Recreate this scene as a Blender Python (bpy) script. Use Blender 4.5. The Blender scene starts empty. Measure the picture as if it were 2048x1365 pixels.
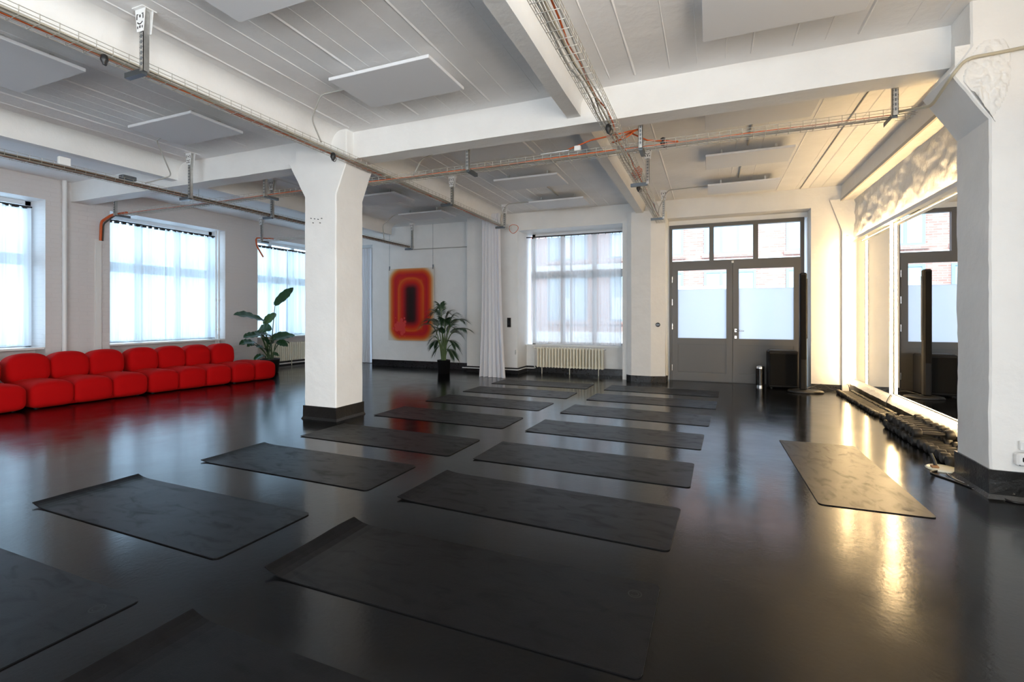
import bpy, math, random
from mathutils import Vector, Matrix, noise

# ------------------------------------------------------------------ camera, sky, exposure
sc = bpy.context.scene
col = sc.collection
H, FPX, HOR, YAW = 1.28, 970.0, 632.0, math.radians(22.25)     # eye height, focal length in px, horizon row, turn to the left

cam = bpy.data.cameras.new('camera')
cam.sensor_width = 36.0
cam.lens = 36.0 * FPX / 2048.0
cam.shift_y = -(682.5 - HOR) / 2048.0
cam.clip_start = 0.05
cam.clip_end = 300
camo = bpy.data.objects.new('camera', cam)
camo.location = (0, 0, H)
camo.rotation_euler = (math.pi / 2, 0, YAW)
col.objects.link(camo)
sc.camera = camo

world = bpy.data.worlds.new('world')
world.use_nodes = True
sc.world = world
bg = world.node_tree.nodes['Background']
bg.inputs['Color'].default_value = (0.55, 0.77, 1.0, 1)
bg.inputs['Strength'].default_value = 5.4

vs = sc.view_settings
vs.view_transform = 'Standard'
vs.look = 'None'
vs.gamma = 1.0
vs.use_curve_mapping = False
vs.exposure = 0.58
LED_STRENGTH = 54.0
LED_COLOR = (1.0, 0.69, 0.34, 1)
sc.cycles.max_bounces = 8
sc.cycles.diffuse_bounces = 5
sc.cycles.glossy_bounces = 4
sc.cycles.transparent_max_bounces = 12
sc.cycles.sample_clamp_indirect = 4.0
sc.cycles.use_denoising = True
sc.cycles.caustics_reflective = True
sc.cycles.blur_glossy = 1.0
sc.cycles.caustics_refractive = False

def portal(loc, rot, sx, sy):
    l = bpy.data.lights.new('daylight_portal', 'AREA')
    l.shape = 'RECTANGLE'; l.size = sx; l.size_y = sy
    l.cycles.is_portal = True
    o = bpy.data.objects.new('daylight_portal', l)
    o.location = loc; o.rotation_euler = rot
    col.objects.link(o)

# sun over the roof, falling on the houses across the street
sun = bpy.data.lights.new('sun', 'SUN'); sun.energy = 3.6; sun.angle = .02; sun.color = (1, .95, .88)
suno = bpy.data.objects.new('sun', sun); suno.rotation_euler = (math.radians(48), 0, math.radians(15)); col.objects.link(suno)
# added fill lamps in made-up, unseen windows of the wall behind the camera
def back_fill(x, w, z, h):
    l = bpy.data.lights.new('back_fill_light', 'AREA'); l.shape = 'RECTANGLE'; l.size = w; l.size_y = h
    l.energy = BACK_W * w * h; l.color = (1, .96, .92)
    o = bpy.data.objects.new('back_fill_light', l); o.location = (x, -4.15, z); o.rotation_euler = (math.pi / 2, 0, 0); col.objects.link(o)
BACK_W = 16.0
ADDED_BACK_WIN = [(-3.9, -1.7), (-1.4, .8)]
for a_, b_ in ADDED_BACK_WIN: back_fill((a_ + b_) / 2, b_ - a_, 1.75, 1.9)
# fill lamps added on the unseen mirror-side wall, with assumed windows around them
RIGHT_W = 27.0
ADDED_RIGHT_WIN = [(-3.5, -1.3), (-.9, 1.3)]
for a_, b_ in ADDED_RIGHT_WIN:
    l = bpy.data.lights.new('side_fill_light', 'AREA'); l.shape = 'RECTANGLE'; l.size = 1.9; l.size_y = b_ - a_
    l.energy = RIGHT_W * 1.9 * (b_ - a_); l.color = (1, .89, .76)
    o = bpy.data.objects.new('side_fill_light', l); o.location = (2.28, (a_ + b_) / 2, 1.75); o.rotation_euler = (0, math.pi / 2, 0); col.objects.link(o)

# ------------------------------------------------------------------ helpers
FW = (-math.sin(YAW), math.cos(YAW)); RT = (math.cos(YAW), math.sin(YAW))
def ray(px, py):
    u = (px - 1024) / FPX
    return (FW[0] + u * RT[0], FW[1] + u * RT[1], (HOR - py) / FPX)
def atz(px, py, z=0.0):
    d = ray(px, py); t = (z - H) / d[2]; return Vector((d[0] * t, d[1] * t, z))
def aty(px, py, y):
    d = ray(px, py); t = y / d[1]; return Vector((d[0] * t, y, H + d[2] * t))
def atx(px, py, x):
    d = ray(px, py); t = x / d[0]; return Vector((x, d[1] * t, H + d[2] * t))

WL = {}
def base_loc(o): return WL.get(o.name, Vector((0, 0, 0)))

def tag(o, label=None, cat=None, group=None, kind=None):
    if label: o['label'] = label
    if cat: o['category'] = cat
    if group: o['group'] = group
    if kind: o['kind'] = kind
    return o

def thing(name, loc, label, cat, group=None, kind=None, rz=0.0):
    o = bpy.data.objects.new(name, None)
    o.empty_display_size = 0.1
    o.location = loc; o.rotation_euler = (0, 0, rz)
    col.objects.link(o)
    WL[o.name] = Vector(loc)
    return tag(o, label, cat, group, kind)

def smooth_mesh(me, on):
    if on and len(me.polygons):
        me.polygons.foreach_set('use_smooth', [True] * len(me.polygons))

class MB:
    def __init__(s): s.v = []; s.f = []; s.sm = []
    def add(s, vs_, fs, smooth=False):
        n = len(s.v); s.v += [Vector(p) for p in vs_]
        s.f += [tuple(i + n for i in f) for f in fs]; s.sm += [smooth] * len(fs)
        return s
    def box(s, x0, x1, y0, y1, z0, z1):
        v = [(x, y, z) for z in (z0, z1) for y in (y0, y1) for x in (x0, x1)]
        return s.add(v, [(0, 2, 3, 1), (4, 5, 7, 6), (0, 1, 5, 4), (2, 6, 7, 3), (0, 4, 6, 2), (1, 3, 7, 5)])
    def bbox(s, x0, x1, y0, y1, z0, z1, b):
        # box with chamfered edges all round
        vs_ = []; cx, cy, cz = (x0 + x1) / 2, (y0 + y1) / 2, (z0 + z1) / 2
        hx, hy, hz = (x1 - x0) / 2, (y1 - y0) / 2, (z1 - z0) / 2
        b = min(b, hx * .9, hy * .9, hz * .9)
        idx = {}
        for sx in (-1, 1):
            for sy in (-1, 1):
                for sz in (-1, 1):
                    for a in range(3):
                        p = [sx * (hx - b), sy * (hy - b), sz * (hz - b)]
                        p[a] = (sx * hx, sy * hy, sz * hz)[a]
                        idx[(sx, sy, sz, a)] = len(vs_); vs_.append((cx + p[0], cy + p[1], cz + p[2]))
        fs = []
        for a in range(3):
            o1, o2 = [i for i in range(3) if i != a]
            for sg in (-1, 1):
                q = []
                for u, w in ((-1, -1), (1, -1), (1, 1), (-1, 1)):
                    k = [0, 0, 0]; k[a] = sg; k[o1] = u; k[o2] = w
                    q.append(idx[(k[0], k[1], k[2], a)])
                if (sg > 0) == (a == 1): q = q[::-1]
                fs.append(tuple(q))
        for a in range(3):      # edges parallel to axis a
            o1, o2 = [i for i in range(3) if i != a]
            for u in (-1, 1):
                for w in (-1, 1):
                    k0 = [0, 0, 0]; k0[a] = -1; k0[o1] = u; k0[o2] = w
                    k1 = list(k0); k1[a] = 1
                    fs.append((idx[(*k0, o1)], idx[(*k1, o1)], idx[(*k1, o2)], idx[(*k0, o2)]))
        for sx in (-1, 1):
            for sy in (-1, 1):
                for sz in (-1, 1):
                    fs.append((idx[(sx, sy, sz, 0)], idx[(sx, sy, sz, 1)], idx[(sx, sy, sz, 2)]))
        s.fix = True
        return s.add(vs_, fs)
    def prism(s, poly, axis, a0, a1, smooth=False):
        # poly: 2-D points in the other two axes (in order), extruded along axis from a0 to a1
        n = len(poly); vs_ = []
        for a in (a0, a1):
            for p in poly:
                q = list(p); q.insert(axis, a); vs_.append(q)
        fs = [(i, (i + 1) % n, (i + 1) % n + n, i + n) for i in range(n)]
        s.add(vs_, fs, smooth)
        s.add(vs_, [tuple(range(n))[::-1], tuple(range(n, 2 * n))])
        s.fix = True
        return s
    def tube(s, pts, r, n=6, caps=True, closed=False):
        pts = [Vector(p) for p in pts]; m = len(pts)
        rs = r if isinstance(r, (list, tuple)) else [r] * m
        ring = []; up = None
        for i, p in enumerate(pts):
            if closed: d = pts[(i + 1) % m] - pts[i - 1]
            else: d = pts[min(i + 1, m - 1)] - pts[max(i - 1, 0)]
            if d.length < 1e-9: d = Vector((0, 0, 1))
            d.normalize()
            if up is None:
                up = Vector((0, 0, 1)) if abs(d.z) < .9 else Vector((1, 0, 0))
            a = d.cross(up)
            if a.length < 1e-6: a = d.cross(Vector((1, 0, 0)))
            a.normalize(); b = a.cross(d).normalized(); up = b
            for k in range(n):
                t = 2 * math.pi * k / n
                ring.append(p + (a * math.cos(t) + b * math.sin(t)) * rs[i])
        fs = []
        for i in range(m if closed else m - 1):
            j = (i + 1) % m
            for k in range(n):
                fs.append((i * n + k, i * n + (k + 1) % n, j * n + (k + 1) % n, j * n + k))
        s.add(ring, fs, n > 4)
        if caps and not closed:
            s.add(ring[:n], [tuple(range(n))[::-1]]); s.add(ring[-n:], [tuple(range(n))])
        return s
    def lathe(s, prof, n=20, c=(0, 0, 0), smooth=True):
        # prof: (radius, z)
        vs_ = []; fs = []
        for r, z in prof:
            for k in range(n):
                t = 2 * math.pi * k / n
                vs_.append((c[0] + r * math.cos(t), c[1] + r * math.sin(t), c[2] + z))
        for i in range(len(prof) - 1):
            for k in range(n):
                fs.append((i * n + k, i * n + (k + 1) % n, (i + 1) * n + (k + 1) % n, (i + 1) * n + k))
        s.add(vs_, fs, smooth)
        s.add(vs_[:n], [tuple(range(n))[::-1]]); s.add(vs_[-n:], [tuple(range(n))])
        return s
    def grid(s, fn, nu, nv, smooth=True):
        vs_ = [fn(i / nu, j / nv) for j in range(nv + 1) for i in range(nu + 1)]
        fs = [(j * (nu + 1) + i, j * (nu + 1) + i + 1, (j + 1) * (nu + 1) + i + 1, (j + 1) * (nu + 1) + i)
              for j in range(nv) for i in range(nu)]
        return s.add(vs_, fs, smooth)
    def xform(s, M):
        s.v = [M @ p for p in s.v]; return s
    def build(s, name, mat, parent=None, fixn=True):
        xs = [p.x for p in s.v]; ys = [p.y for p in s.v]; zs = [p.z for p in s.v]
        o = Vector(((min(xs) + max(xs)) / 2, (min(ys) + max(ys)) / 2, min(zs)))
        me = bpy.data.meshes.new(name)
        me.from_pydata([tuple(p - o) for p in s.v], [], s.f)
        me.polygons.foreach_set('use_smooth', s.sm)
        if fixn and getattr(s, 'fix', False):
            import bmesh
            bm = bmesh.new(); bm.from_mesh(me)
            bmesh.ops.recalc_face_normals(bm, faces=bm.faces[:]); bm.to_mesh(me); bm.free()
        me.materials.append(mat)
        ob = bpy.data.objects.new(name, me)
        col.objects.link(ob)
        WL[ob.name] = o
        if parent:
            ob.parent = parent; ob.location = o - base_loc(parent)
        else:
            ob.location = o
        return ob

def copy_tree(o, loc=None, rz=None, parent=None):
    c = o.copy(); col.objects.link(c)
    if parent: c.parent = parent
    if loc is not None: c.location = loc; WL[c.name] = Vector(loc)
    if rz is not None: c.rotation_euler = (0, 0, rz)
    for ch in [x for x in o.children]:
        copy_tree(ch, parent=c)
    return c

# ------------------------------------------------------------------ materials
def new_mat(name):
    m = bpy.data.materials.new(name); m.use_nodes = True
    nt = m.node_tree; b = nt.nodes['Principled BSDF']
    return m, nt, b

def mat(name, c, rough=.6, metal=0., var=0., vscale=6., bump=0., bscale=30., bdist=.01, spec=.5, coat=0., rvar=0.):
    m, nt, b = new_mat(name)
    b.inputs['Base Color'].default_value = (*c, 1)
    b.inputs['Roughness'].default_value = rough
    b.inputs['Metallic'].default_value = metal
    b.inputs['Specular IOR Level'].default_value = spec
    b.inputs['Coat Weight'].default_value = coat
    tc = nt.nodes.new('ShaderNodeTexCoord')
    if var or rvar:
        n = nt.nodes.new('ShaderNodeTexNoise'); n.inputs['Scale'].default_value = vscale; n.inputs['Detail'].default_value = 5
        nt.links.new(tc.outputs['Object'], n.inputs['Vector'])
        if var:
            r = nt.nodes.new('ShaderNodeValToRGB')
            r.color_ramp.elements[0].position = .3; r.color_ramp.elements[1].position = .7
            r.color_ramp.elements[0].color = (*[max(0, x * (1 - var)) for x in c], 1)
            r.color_ramp.elements[1].color = (*[min(1, x * (1 + var)) for x in c], 1)
            nt.links.new(n.outputs['Fac'], r.inputs['Fac']); nt.links.new(r.outputs['Color'], b.inputs['Base Color'])
        if rvar:
            mr = nt.nodes.new('ShaderNodeMapRange')
            mr.inputs['From Min'].default_value = .3; mr.inputs['From Max'].default_value = .7
            mr.inputs['To Min'].default_value = max(.02, rough - rvar); mr.inputs['To Max'].default_value = min(1, rough + rvar)
            nt.links.new(n.outputs['Fac'], mr.inputs['Value']); nt.links.new(mr.outputs['Result'], b.inputs['Roughness'])
    if bump:
        n = nt.nodes.new('ShaderNodeTexNoise'); n.inputs['Scale'].default_value = bscale; n.inputs['Detail'].default_value = 6
        nt.links.new(tc.outputs['Object'], n.inputs['Vector'])
        bp = nt.nodes.new('ShaderNodeBump'); bp.inputs['Strength'].default_value = bump; bp.inputs['Distance'].default_value = bdist
        nt.links.new(n.outputs['Fac'], bp.inputs['Height']); nt.links.new(bp.outputs['Normal'], b.inputs['Normal'])
    return m

M = {}
WHITE = (.80, .79, .765)
M['plaster'] = mat('white_painted_plaster', WHITE, .62, var=.03, vscale=3, bump=.35, bscale=9, bdist=.02)
M['ceiling'] = mat('white_painted_concrete', (.84, .83, .82), .7, var=.04, vscale=2.5, bump=.35, bscale=14, bdist=.015)
M['rough_plaster'] = mat('rough_white_plaster', (.80, .79, .765), .6, bump=.5, bscale=18, bdist=.02)
M['panel'] = mat('white_ceiling_panel', (.74, .745, .76), .6)
M['base_black'] = mat('black_painted_base', (.008, .008, .009), .35, bump=.12, bscale=40, bdist=.01, rvar=.15, vscale=30)
M['steel'] = mat('galvanised_steel', (.55, .55, .53), .38, .9, var=.12, vscale=30)
M['wire'] = mat('tray_wire_steel', (.50, .48, .43), .45, .6)
M['dark_steel'] = mat('dark_steel_channel', (.16, .18, .20), .4, .8)
M['orange'] = mat('orange_cable_sheath', (.58, .10, .014), .5)
M['grey_cable'] = mat('grey_cable_sheath', (.42, .41, .38), .55)
M['beige_cable'] = mat('beige_cable_sheath', (.48, .43, .32), .55)
M['dark_cable'] = mat('dark_cable_sheath', (.06, .055, .045), .55)
M['brown_cable'] = mat('brown_cable_sheath', (.20, .09, .04), .55)
M['black'] = mat('black_plastic', (.012, .012, .013), .45)
M['black_cloth'] = mat('black_speaker_cloth', (.006, .006, .006), .9, spec=.2)
M['black_box'] = mat('black_textured_cabinet', (.007, .007, .008), .6, spec=.25)
M['black_gloss'] = mat('glossy_black', (.008, .008, .009), .2)
M['iron'] = mat('dumbbell_black_rubber', (.02, .018, .016), .5, bump=.15, bscale=90, bdist=.003)
M['white_plastic'] = mat('white_plastic', (.78, .78, .77), .4)
M['white_paint'] = mat('white_gloss_paint', (.78, .78, .77), .35)
M['radiator'] = mat('cream_radiator_enamel', (.80, .76, .62), .35)
M['door_grey'] = mat('grey_door_paint', (.085, .082, .080), .42, bump=.05, bscale=60, bdist=.002)
M['frame_dark'] = mat('dark_window_frame', (.05, .05, .055), .4)
M['frame_white'] = mat('white_window_frame', (.62, .64, .66), .4)
M['chrome'] = mat('chrome', (.75, .75, .75), .18, 1.)
M['leaf'] = mat('bird_of_paradise_leaf', (.022, .075, .028), .38, var=.25, vscale=14)
M['leaf_light'] = mat('young_leaf', (.07, .16, .06), .38, var=.2, vscale=14)
M['stem'] = mat('leaf_stalk', (.04, .085, .03), .5)
M['palm'] = mat('palm_leaflet', (.018, .055, .022), .42, var=.3, vscale=8)
M['palm_stem'] = mat('palm_stem', (.10, .16, .05), .5)
M['soil'] = mat('potting_soil', (.02, .014, .01), .95)
M['green'] = mat('green_print', (.08, .40, .16), .5)
M['wood_tan'] = mat('tan_plug', (.35, .17, .07), .5)
M['emblem'] = mat('mat_emblem', (.004, .004, .004), .6)
M['white_matte'] = mat('white_trunking', (.74, .73, .71), .5)

# painted brick piers on the window side
def brick_paint():
    m, nt, b = new_mat('white_painted_brick')
    b.inputs['Base Color'].default_value = (.66, .63, .62, 1); b.inputs['Roughness'].default_value = .65
    tc = nt.nodes.new('ShaderNodeTexCoord')
    mp = nt.nodes.new('ShaderNodeMapping'); mp.inputs['Rotation'].default_value = (math.pi / 2, 0, 0)
    sep = nt.nodes.new('ShaderNodeSeparateXYZ'); comb = nt.nodes.new('ShaderNodeCombineXYZ')
    add = nt.nodes.new('ShaderNodeMath')
    nt.links.new(tc.outputs['Object'], sep.inputs[0])
    nt.links.new(sep.outputs['X'], add.inputs[0]); nt.links.new(sep.outputs['Y'], add.inputs[1])
    nt.links.new(add.outputs[0], comb.inputs['X']); nt.links.new(sep.outputs['Z'], comb.inputs['Y'])
    br = nt.nodes.new('ShaderNodeTexBrick')
    br.inputs['Scale'].default_value = 1.0; br.inputs['Brick Width'].default_value = .25; br.inputs['Row Height'].default_value = .075
    br.inputs['Mortar Size'].default_value = .008; br.inputs['Mortar Smooth'].default_value = .6
    nt.links.new(comb.outputs[0], br.inputs['Vector'])
    n = nt.nodes.new('ShaderNodeTexNoise'); n.inputs['Scale'].default_value = 12; n.inputs['Detail'].default_value = 5
    nt.links.new(tc.outputs['Object'], n.inputs['Vector'])
    mx = nt.nodes.new('ShaderNodeMath'); mx.operation = 'MULTIPLY_ADD'; mx.inputs[1].default_value = -.5
    nt.links.new(br.outputs['Fac'], mx.inputs[0]); nt.links.new(n.outputs['Fac'], mx.inputs[2])
    bp = nt.nodes.new('ShaderNodeBump'); bp.inputs['Strength'].default_value = .35; bp.inputs['Distance'].default_value = .012
    nt.links.new(mx.outputs[0], bp.inputs['Height']); nt.links.new(bp.outputs['Normal'], b.inputs['Normal'])
    return m
M['brick_paint'] = brick_paint()

def floor_mat():
    m, nt, b = new_mat('black_painted_floor')
    tc = nt.nodes.new('ShaderNodeTexCoord')
    def nz(scale, detail=4, dist=0.):
        n = nt.nodes.new('ShaderNodeTexNoise'); n.inputs['Scale'].default_value = scale
        n.inputs['Detail'].default_value = detail; n.inputs['Distortion'].default_value = dist
        nt.links.new(tc.outputs['Object'], n.inputs['Vector']); return n
    n1 = nz(.9, 5, .6); n2 = nz(5, 3); n3 = nz(48, 3)
    r = nt.nodes.new('ShaderNodeValToRGB')
    r.color_ramp.elements[0].position = .35; r.color_ramp.elements[0].color = (.0022, .0025, .0030, 1)
    r.color_ramp.elements[1].position = .7; r.color_ramp.elements[1].color = (.0045, .0048, .0056, 1)
    nt.links.new(n1.outputs['Fac'], r.inputs['Fac']); nt.links.new(r.outputs['Color'], b.inputs['Base Color'])
    mr = nt.nodes.new('ShaderNodeMapRange')
    mr.inputs['From Min'].default_value = .3; mr.inputs['From Max'].default_value = .72
    mr.inputs['To Min'].default_value = .12; mr.inputs['To Max'].default_value = .21
    ad = nt.nodes.new('ShaderNodeMath'); ad.operation = 'MULTIPLY_ADD'; ad.inputs[1].default_value = .5
    h = nt.nodes.new('ShaderNodeMath'); h.operation = 'MULTIPLY'; h.inputs[1].default_value = .5
    nt.links.new(n1.outputs['Fac'], h.inputs[0])
    nt.links.new(n2.outputs['Fac'], ad.inputs[0]); nt.links.new(h.outputs[0], ad.inputs[2])
    nt.links.new(ad.outputs[0], mr.inputs['Value']); nt.links.new(mr.outputs['Result'], b.inputs['Roughness'])
    b1 = nt.nodes.new('ShaderNodeBump'); b1.inputs['Strength'].default_value = .09; b1.inputs['Distance'].default_value = .01
    nt.links.new(n2.outputs['Fac'], b1.inputs['Height'])
    b2 = nt.nodes.new('ShaderNodeBump'); b2.inputs['Strength'].default_value = .15; b2.inputs['Distance'].default_value = .002
    nt.links.new(n3.outputs['Fac'], b2.inputs['Height']); nt.links.new(b1.outputs['Normal'], b2.inputs['Normal'])
    nt.links.new(b2.outputs['Normal'], b.inputs['Normal'])
    b.inputs['IOR'].default_value = 1.36
    return m
M['floor'] = floor_mat()

def speckle_mat():
    m, nt, b = new_mat('black_base_with_worn_flecks')
    tc = nt.nodes.new('ShaderNodeTexCoord')
    n = nt.nodes.new('ShaderNodeTexNoise'); n.inputs['Scale'].default_value = 55; n.inputs['Detail'].default_value = 6
    nt.links.new(tc.outputs['Object'], n.inputs['Vector'])
    r = nt.nodes.new('ShaderNodeValToRGB')
    r.color_ramp.elements[0].position = .68; r.color_ramp.elements[0].color = (.007, .007, .007, 1)
    r.color_ramp.elements[1].position = .75; r.color_ramp.elements[1].color = (.22, .20, .16, 1)
    nt.links.new(n.outputs['Fac'], r.inputs['Fac']); nt.links.new(r.outputs['Color'], b.inputs['Base Color'])
    b.inputs['Roughness'].default_value = .3
    bp = nt.nodes.new('ShaderNodeBump'); bp.inputs['Strength'].default_value = .4; bp.inputs['Distance'].default_value = .006
    nt.links.new(n.outputs['Fac'], bp.inputs['Height']); nt.links.new(bp.outputs['Normal'], b.inputs['Normal'])
    return m
M['speckle'] = speckle_mat()

def yoga_mat():
    m, nt, b = new_mat('black_rubber_mat')
    tc = nt.nodes.new('ShaderNodeTexCoord')
    oi = nt.nodes.new('ShaderNodeObjectInfo')
    sc_ = nt.nodes.new('ShaderNodeMath'); sc_.operation = 'MULTIPLY'; sc_.inputs[1].default_value = 40
    nt.links.new(oi.outputs['Random'], sc_.inputs[0])
    va = nt.nodes.new('ShaderNodeVectorMath'); va.operation = 'ADD'
    nt.links.new(tc.outputs['Object'], va.inputs[0]); nt.links.new(sc_.outputs[0], va.inputs[1])
    mp = nt.nodes.new('ShaderNodeMapping'); mp.inputs['Scale'].default_value = (1, 2.4, 1)
    nt.links.new(va.outputs[0], mp.inputs['Vector'])
    n = nt.nodes.new('ShaderNodeTexNoise'); n.inputs['Scale'].default_value = 4.5; n.inputs['Detail'].default_value = 7; n.inputs['Distortion'].default_value = 1.1
    nt.links.new(mp.outputs[0], n.inputs['Vector'])
    r = nt.nodes.new('ShaderNodeValToRGB')
    r.color_ramp.elements[0].position = .32; r.color_ramp.elements[0].color = (.0032, .0032, .0036, 1)
    r.color_ramp.elements[1].position = .60; r.color_ramp.elements[1].color = (.0055, .0055, .006, 1)
    nt.links.new(n.outputs['Fac'], r.inputs['Fac']); nt.links.new(r.outputs['Color'], b.inputs['Base Color'])
    mr = nt.nodes.new('ShaderNodeMapRange')
    mr.inputs['From Min'].default_value = .30; mr.inputs['From Max'].default_value = .5
    mr.inputs['To Min'].default_value = .47; mr.inputs['To Max'].default_value = .36
    nt.links.new(n.outputs['Fac'], mr.inputs['Value']); nt.links.new(mr.outputs['Result'], b.inputs['Roughness'])
    b.inputs['IOR'].default_value = 1.22
    n3 = nt.nodes.new('ShaderNodeTexNoise'); n3.inputs['Scale'].default_value = 160
    nt.links.new(tc.outputs['Object'], n3.inputs['Vector'])
    bp = nt.nodes.new('ShaderNodeBump'); bp.inputs['Strength'].default_value = .15; bp.inputs['Distance'].default_value = .002
    nt.links.new(n3.outputs['Fac'], bp.inputs['Height']); nt.links.new(bp.outputs['Normal'], b.inputs['Normal'])
    return m
M['mat'] = yoga_mat()

def fabric_red():
    m, nt, b = new_mat('red_wool_upholstery')
    b.inputs['Base Color'].default_value = (.46, .001, .002, 1)
    b.inputs['Roughness'].default_value = .85; b.inputs['Specular IOR Level'].default_value = .15
    b.inputs['Sheen Weight'].default_value = .12; b.inputs['Sheen Tint'].default_value = (1, .08, .04, 1)
    tc = nt.nodes.new('ShaderNodeTexCoord'); n = nt.nodes.new('ShaderNodeTexNoise'); n.inputs['Scale'].default_value = 240
    nt.links.new(tc.outputs['Object'], n.inputs['Vector'])
    bp = nt.nodes.new('ShaderNodeBump'); bp.inputs['Strength'].default_value = .15; bp.inputs['Distance'].default_value = .003
    nt.links.new(n.outputs['Fac'], bp.inputs['Height']); nt.links.new(bp.outputs['Normal'], b.inputs['Normal'])
    return m
M['red'] = fabric_red()

def cloth(name, transp, transl, c=(.9, .92, .95)):
    m = bpy.data.materials.new(name); m.use_nodes = True; nt = m.node_tree; nt.nodes.clear()
    out = nt.nodes.new('ShaderNodeOutputMaterial')
    d = nt.nodes.new('ShaderNodeBsdfDiffuse'); d.inputs['Color'].default_value = (*c, 1)
    t = nt.nodes.new('ShaderNodeBsdfTranslucent'); t.inputs['Color'].default_value = (*c, 1)
    tr = nt.nodes.new('ShaderNodeBsdfTransparent')
    m1 = nt.nodes.new('ShaderNodeMixShader'); m1.inputs[0].default_value = transl
    m2 = nt.nodes.new('ShaderNodeMixShader'); m2.inputs[0].default_value = transp
    nt.links.new(d.outputs[0], m1.inputs[1]); nt.links.new(t.outputs[0], m1.inputs[2])
    nt.links.new(m1.outputs[0], m2.inputs[1]); nt.links.new(tr.outputs[0], m2.inputs[2])
    nt.links.new(m2.outputs[0], out.inputs['Surface'])
    return m
M['sheer'] = cloth('sheer_white_voile', .09, .60, (.72, .75, .78))
M['sheer_brightened'] = cloth('brightened_white_voile', .14, .88, (.97, .97, .97))  # voile made paler and more see-through to brighten the radiator window
M['drape'] = cloth('white_cotton_drape', 0., .25, (.82, .82, .85))
M['frost'] = cloth('frosted_glass_film', .0, .8, (.80, .83, .86))

def glass():
    m = bpy.data.materials.new('window_glass'); m.use_nodes = True; nt = m.node_tree; nt.nodes.clear()
    out = nt.nodes.new('ShaderNodeOutputMaterial')
    tr = nt.nodes.new('ShaderNodeBsdfTransparent'); tr.inputs['Color'].default_value = (.94, .96, .96, 1)
    g = nt.nodes.new('ShaderNodeBsdfGlossy'); g.inputs['Roughness'].default_value = .02
    fr = nt.nodes.new('ShaderNodeFresnel'); fr.inputs['IOR'].default_value = 1.35
    mx = nt.nodes.new('ShaderNodeMixShader')
    nt.links.new(fr.outputs[0], mx.inputs[0]); nt.links.new(tr.outputs[0], mx.inputs[1]); nt.links.new(g.outputs[0], mx.inputs[2])
    nt.links.new(mx.outputs[0], out.inputs['Surface'])
    return m
M['glass'] = glass()
M['mirror'] = mat('silvered_mirror', (.90, .90, .89), .0, 1.)

def led():
    m = bpy.data.materials.new('warm_led_diffuser'); m.use_nodes = True; nt = m.node_tree; nt.nodes.clear()
    out = nt.nodes.new('ShaderNodeOutputMaterial'); e = nt.nodes.new('ShaderNodeEmission')
    e.inputs['Color'].default_value = LED_COLOR; e.inputs['Strength'].default_value = LED_STRENGTH
    nt.links.new(e.outputs[0], out.inputs['Surface']); return m
M['led'] = led()

def street_brick():
    m, nt, b = new_mat('red_brick_facade')
    tc = nt.nodes.new('ShaderNodeTexCoord'); mp = nt.nodes.new('ShaderNodeMapping'); mp.inputs['Rotation'].default_value = (-math.pi / 2, 0, 0)
    nt.links.new(tc.outputs['Object'], mp.inputs['Vector'])
    br = nt.nodes.new('ShaderNodeTexBrick'); br.inputs['Scale'].default_value = 1
    br.inputs['Brick Width'].default_value = .25; br.inputs['Row Height'].default_value = .08; br.inputs['Mortar Size'].default_value = .008
    br.inputs['Color1'].default_value = (.36, .17, .13, 1); br.inputs['Color2'].default_value = (.45, .24, .19, 1); br.inputs['Mortar'].default_value = (.45, .36, .32, 1)
    nt.links.new(mp.outputs[0], br.inputs['Vector']); nt.links.new(br.outputs['Color'], b.inputs['Base Color'])
    b.inputs['Roughness'].default_value = .85
    return m
M['street_brick'] = street_brick()
M['stone_band'] = mat('pale_stone_band', (.75, .72, .68), .8)
M['street_frame'] = mat('blue_grey_frame', (.22, .29, .34), .5)
M['street_glass'] = mat('street_window_glass', (.35, .45, .50), .08)
M['blind'] = mat('white_blind', (.75, .76, .76), .7)
M['asphalt'] = mat('asphalt', (.16, .16, .17), .9)

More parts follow.
